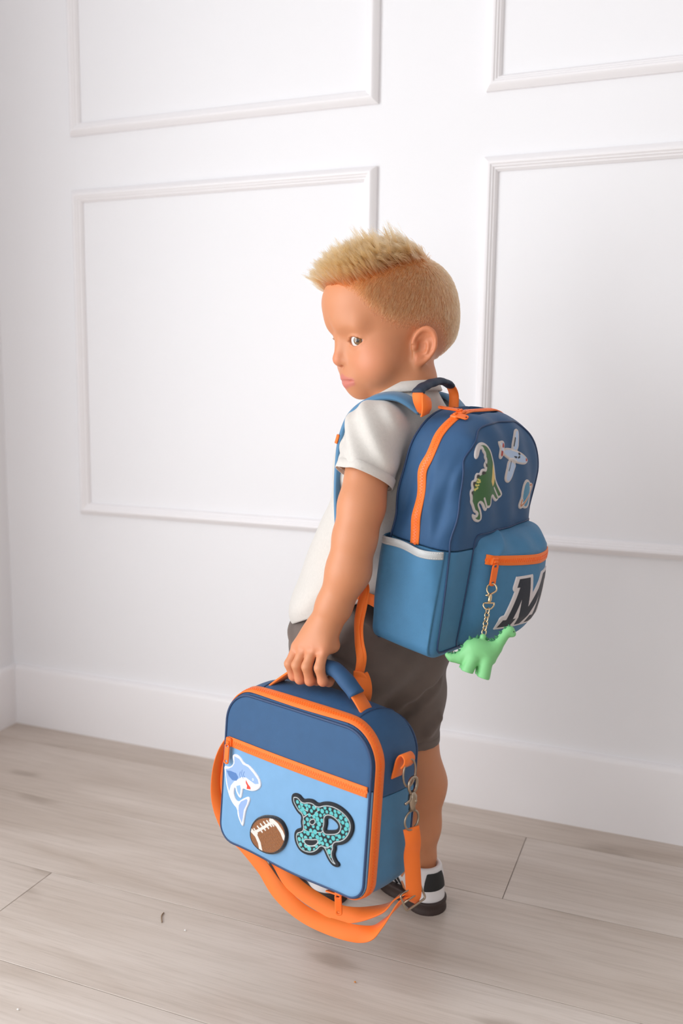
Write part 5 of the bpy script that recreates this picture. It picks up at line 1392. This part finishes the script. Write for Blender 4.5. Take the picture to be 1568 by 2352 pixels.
patch('football_patch', lambda p: BALL if p is None else poly2(p, BALL), ball_paint, on_bag, .0042, fpk, M['chenille'], h=.0005, label='brown football patch edged in black')
SNAKE = chaikin([(0.0078, -0.0005), (0.0127, 0.0031), (0.0212, 0.0036), (0.0275, -0.0010), (0.0332, 0.0020), (0.0431, 0.0037), (0.0500, 0.0007), (0.0578, 0.0054), (0.0689, 0.0085), (0.0818, 0.0080), (0.0932, 0.0040), (0.1016, -0.0022), (0.1055, -0.0110), (0.1040, -0.0215), (0.0979, -0.0324), (0.0891, -0.0392), (0.0805, -0.0422), (0.0817, -0.0469), (0.0791, -0.0542), (0.0829, -0.0605), (0.0876, -0.0627), (0.0874, -0.0666), (0.0829, -0.0695), (0.0756, -0.0689), (0.0686, -0.0630), (0.0638, -0.0556), (0.0611, -0.0527), (0.0568, -0.0594), (0.0474, -0.0665), (0.0359, -0.0692), (0.0255, -0.0676), (0.0179, -0.0595), (0.0154, -0.0498), (0.0174, -0.0425), (0.0247, -0.0381), (0.0271, -0.0366), (0.0248, -0.0295), (0.0260, -0.0225), (0.0198, -0.0205), (0.0142, -0.0157), (0.0085, -0.0095)])
HOLE = chaikin([(0.0639, -0.0127), (0.0709, -0.0100), (0.0804, -0.0128), (0.0844, -0.0179), (0.0811, -0.0243), (0.0705, -0.0282), (0.0628, -0.0301), (0.0652, -0.0203)]); HOLE2 = chaikin([(0.0334, -0.0506), (0.0458, -0.0475), (0.0538, -0.0441), (0.0510, -0.0496), (0.0430, -0.0537), (0.0363, -0.0540)]); HOLE3 = chaikin([(0.0397, -0.0253), (0.0460, -0.0201), (0.0478, -0.0227), (0.0441, -0.0272)])
CO = [np.array(q) for q in ([(0.0488, -0.0049), (0.0434, -0.0001), (0.0351, -0.0007), (0.0287, -0.0046)], [(0.0302, -0.0225), (0.0365, -0.0166), (0.0448, -0.0165), (0.0523, -0.0064)], [(0.0288, -0.0361), (0.0383, -0.0382), (0.0578, -0.0331), (0.0624, -0.0290)], [(0.0288, -0.0466), (0.0365, -0.0572), (0.0496, -0.0527), (0.0586, -0.0419)], [(0.0242, -0.0021), (0.0267, -0.0118), (0.0361, -0.0128)], [(0.0641, -0.0491), (0.0690, -0.0487), (0.0765, -0.0422)])]
rs = np.random.default_rng(4); b0, b1 = SNAKE.min(0), SNAKE.max(0)
cells = np.array([(x+rs.uniform(-.0011, .0011)+(.0034 if j % 2 else 0), z+rs.uniform(-.0011, .0011)) for j, z in enumerate(np.arange(b0[1], b1[1], .0058)) for x in np.arange(b0[0], b1[0], .0068)])
crad = rs.uniform(.0020, .0031, len(cells))
def snake_d(p): return np.maximum(poly2(p, SNAKE), -poly2(p, HOLE)-.0015)
def snake_paint(uv):
    d = snake_d(uv); c = np.tile(np.array(lin((20, 24, 32))), (len(uv), 1)); ins = d+.0042
    ins = np.maximum(ins, -poly2(uv, HOLE2)+.0008); ins = np.maximum(ins, -poly2(uv, HOLE3)+.0006)
    c = over(c, np.maximum(ins, -(ins+.0010)), (196, 204, 206))
    for q in CO: c = over(c, np.maximum(line2(uv, q, .0011), ins), (190, 198, 200))
    dd_ = np.linalg.norm(uv[:, None]-cells[None], axis=2)-crad[None]; k = dd_.argmin(1); m = dd_.min(1)
    for z0, z1, rgb in ((-1, -.080, (150, 196, 172)), (-.080, -.045, (104, 196, 196)), (-.045, 1, (92, 190, 192))):
        mm = (uv[:, 1] >= z0) & (uv[:, 1] < z1); c[mm] = over(c[mm], np.maximum(m, ins+.0016)[mm], rgb)
    return c
patch('snake_patch', lambda p: SNAKE if p is None else snake_d(p), snake_paint, on_bag, .0028, fpk, M['paint'], h=.0005, label='teal and black coiled snake patch')
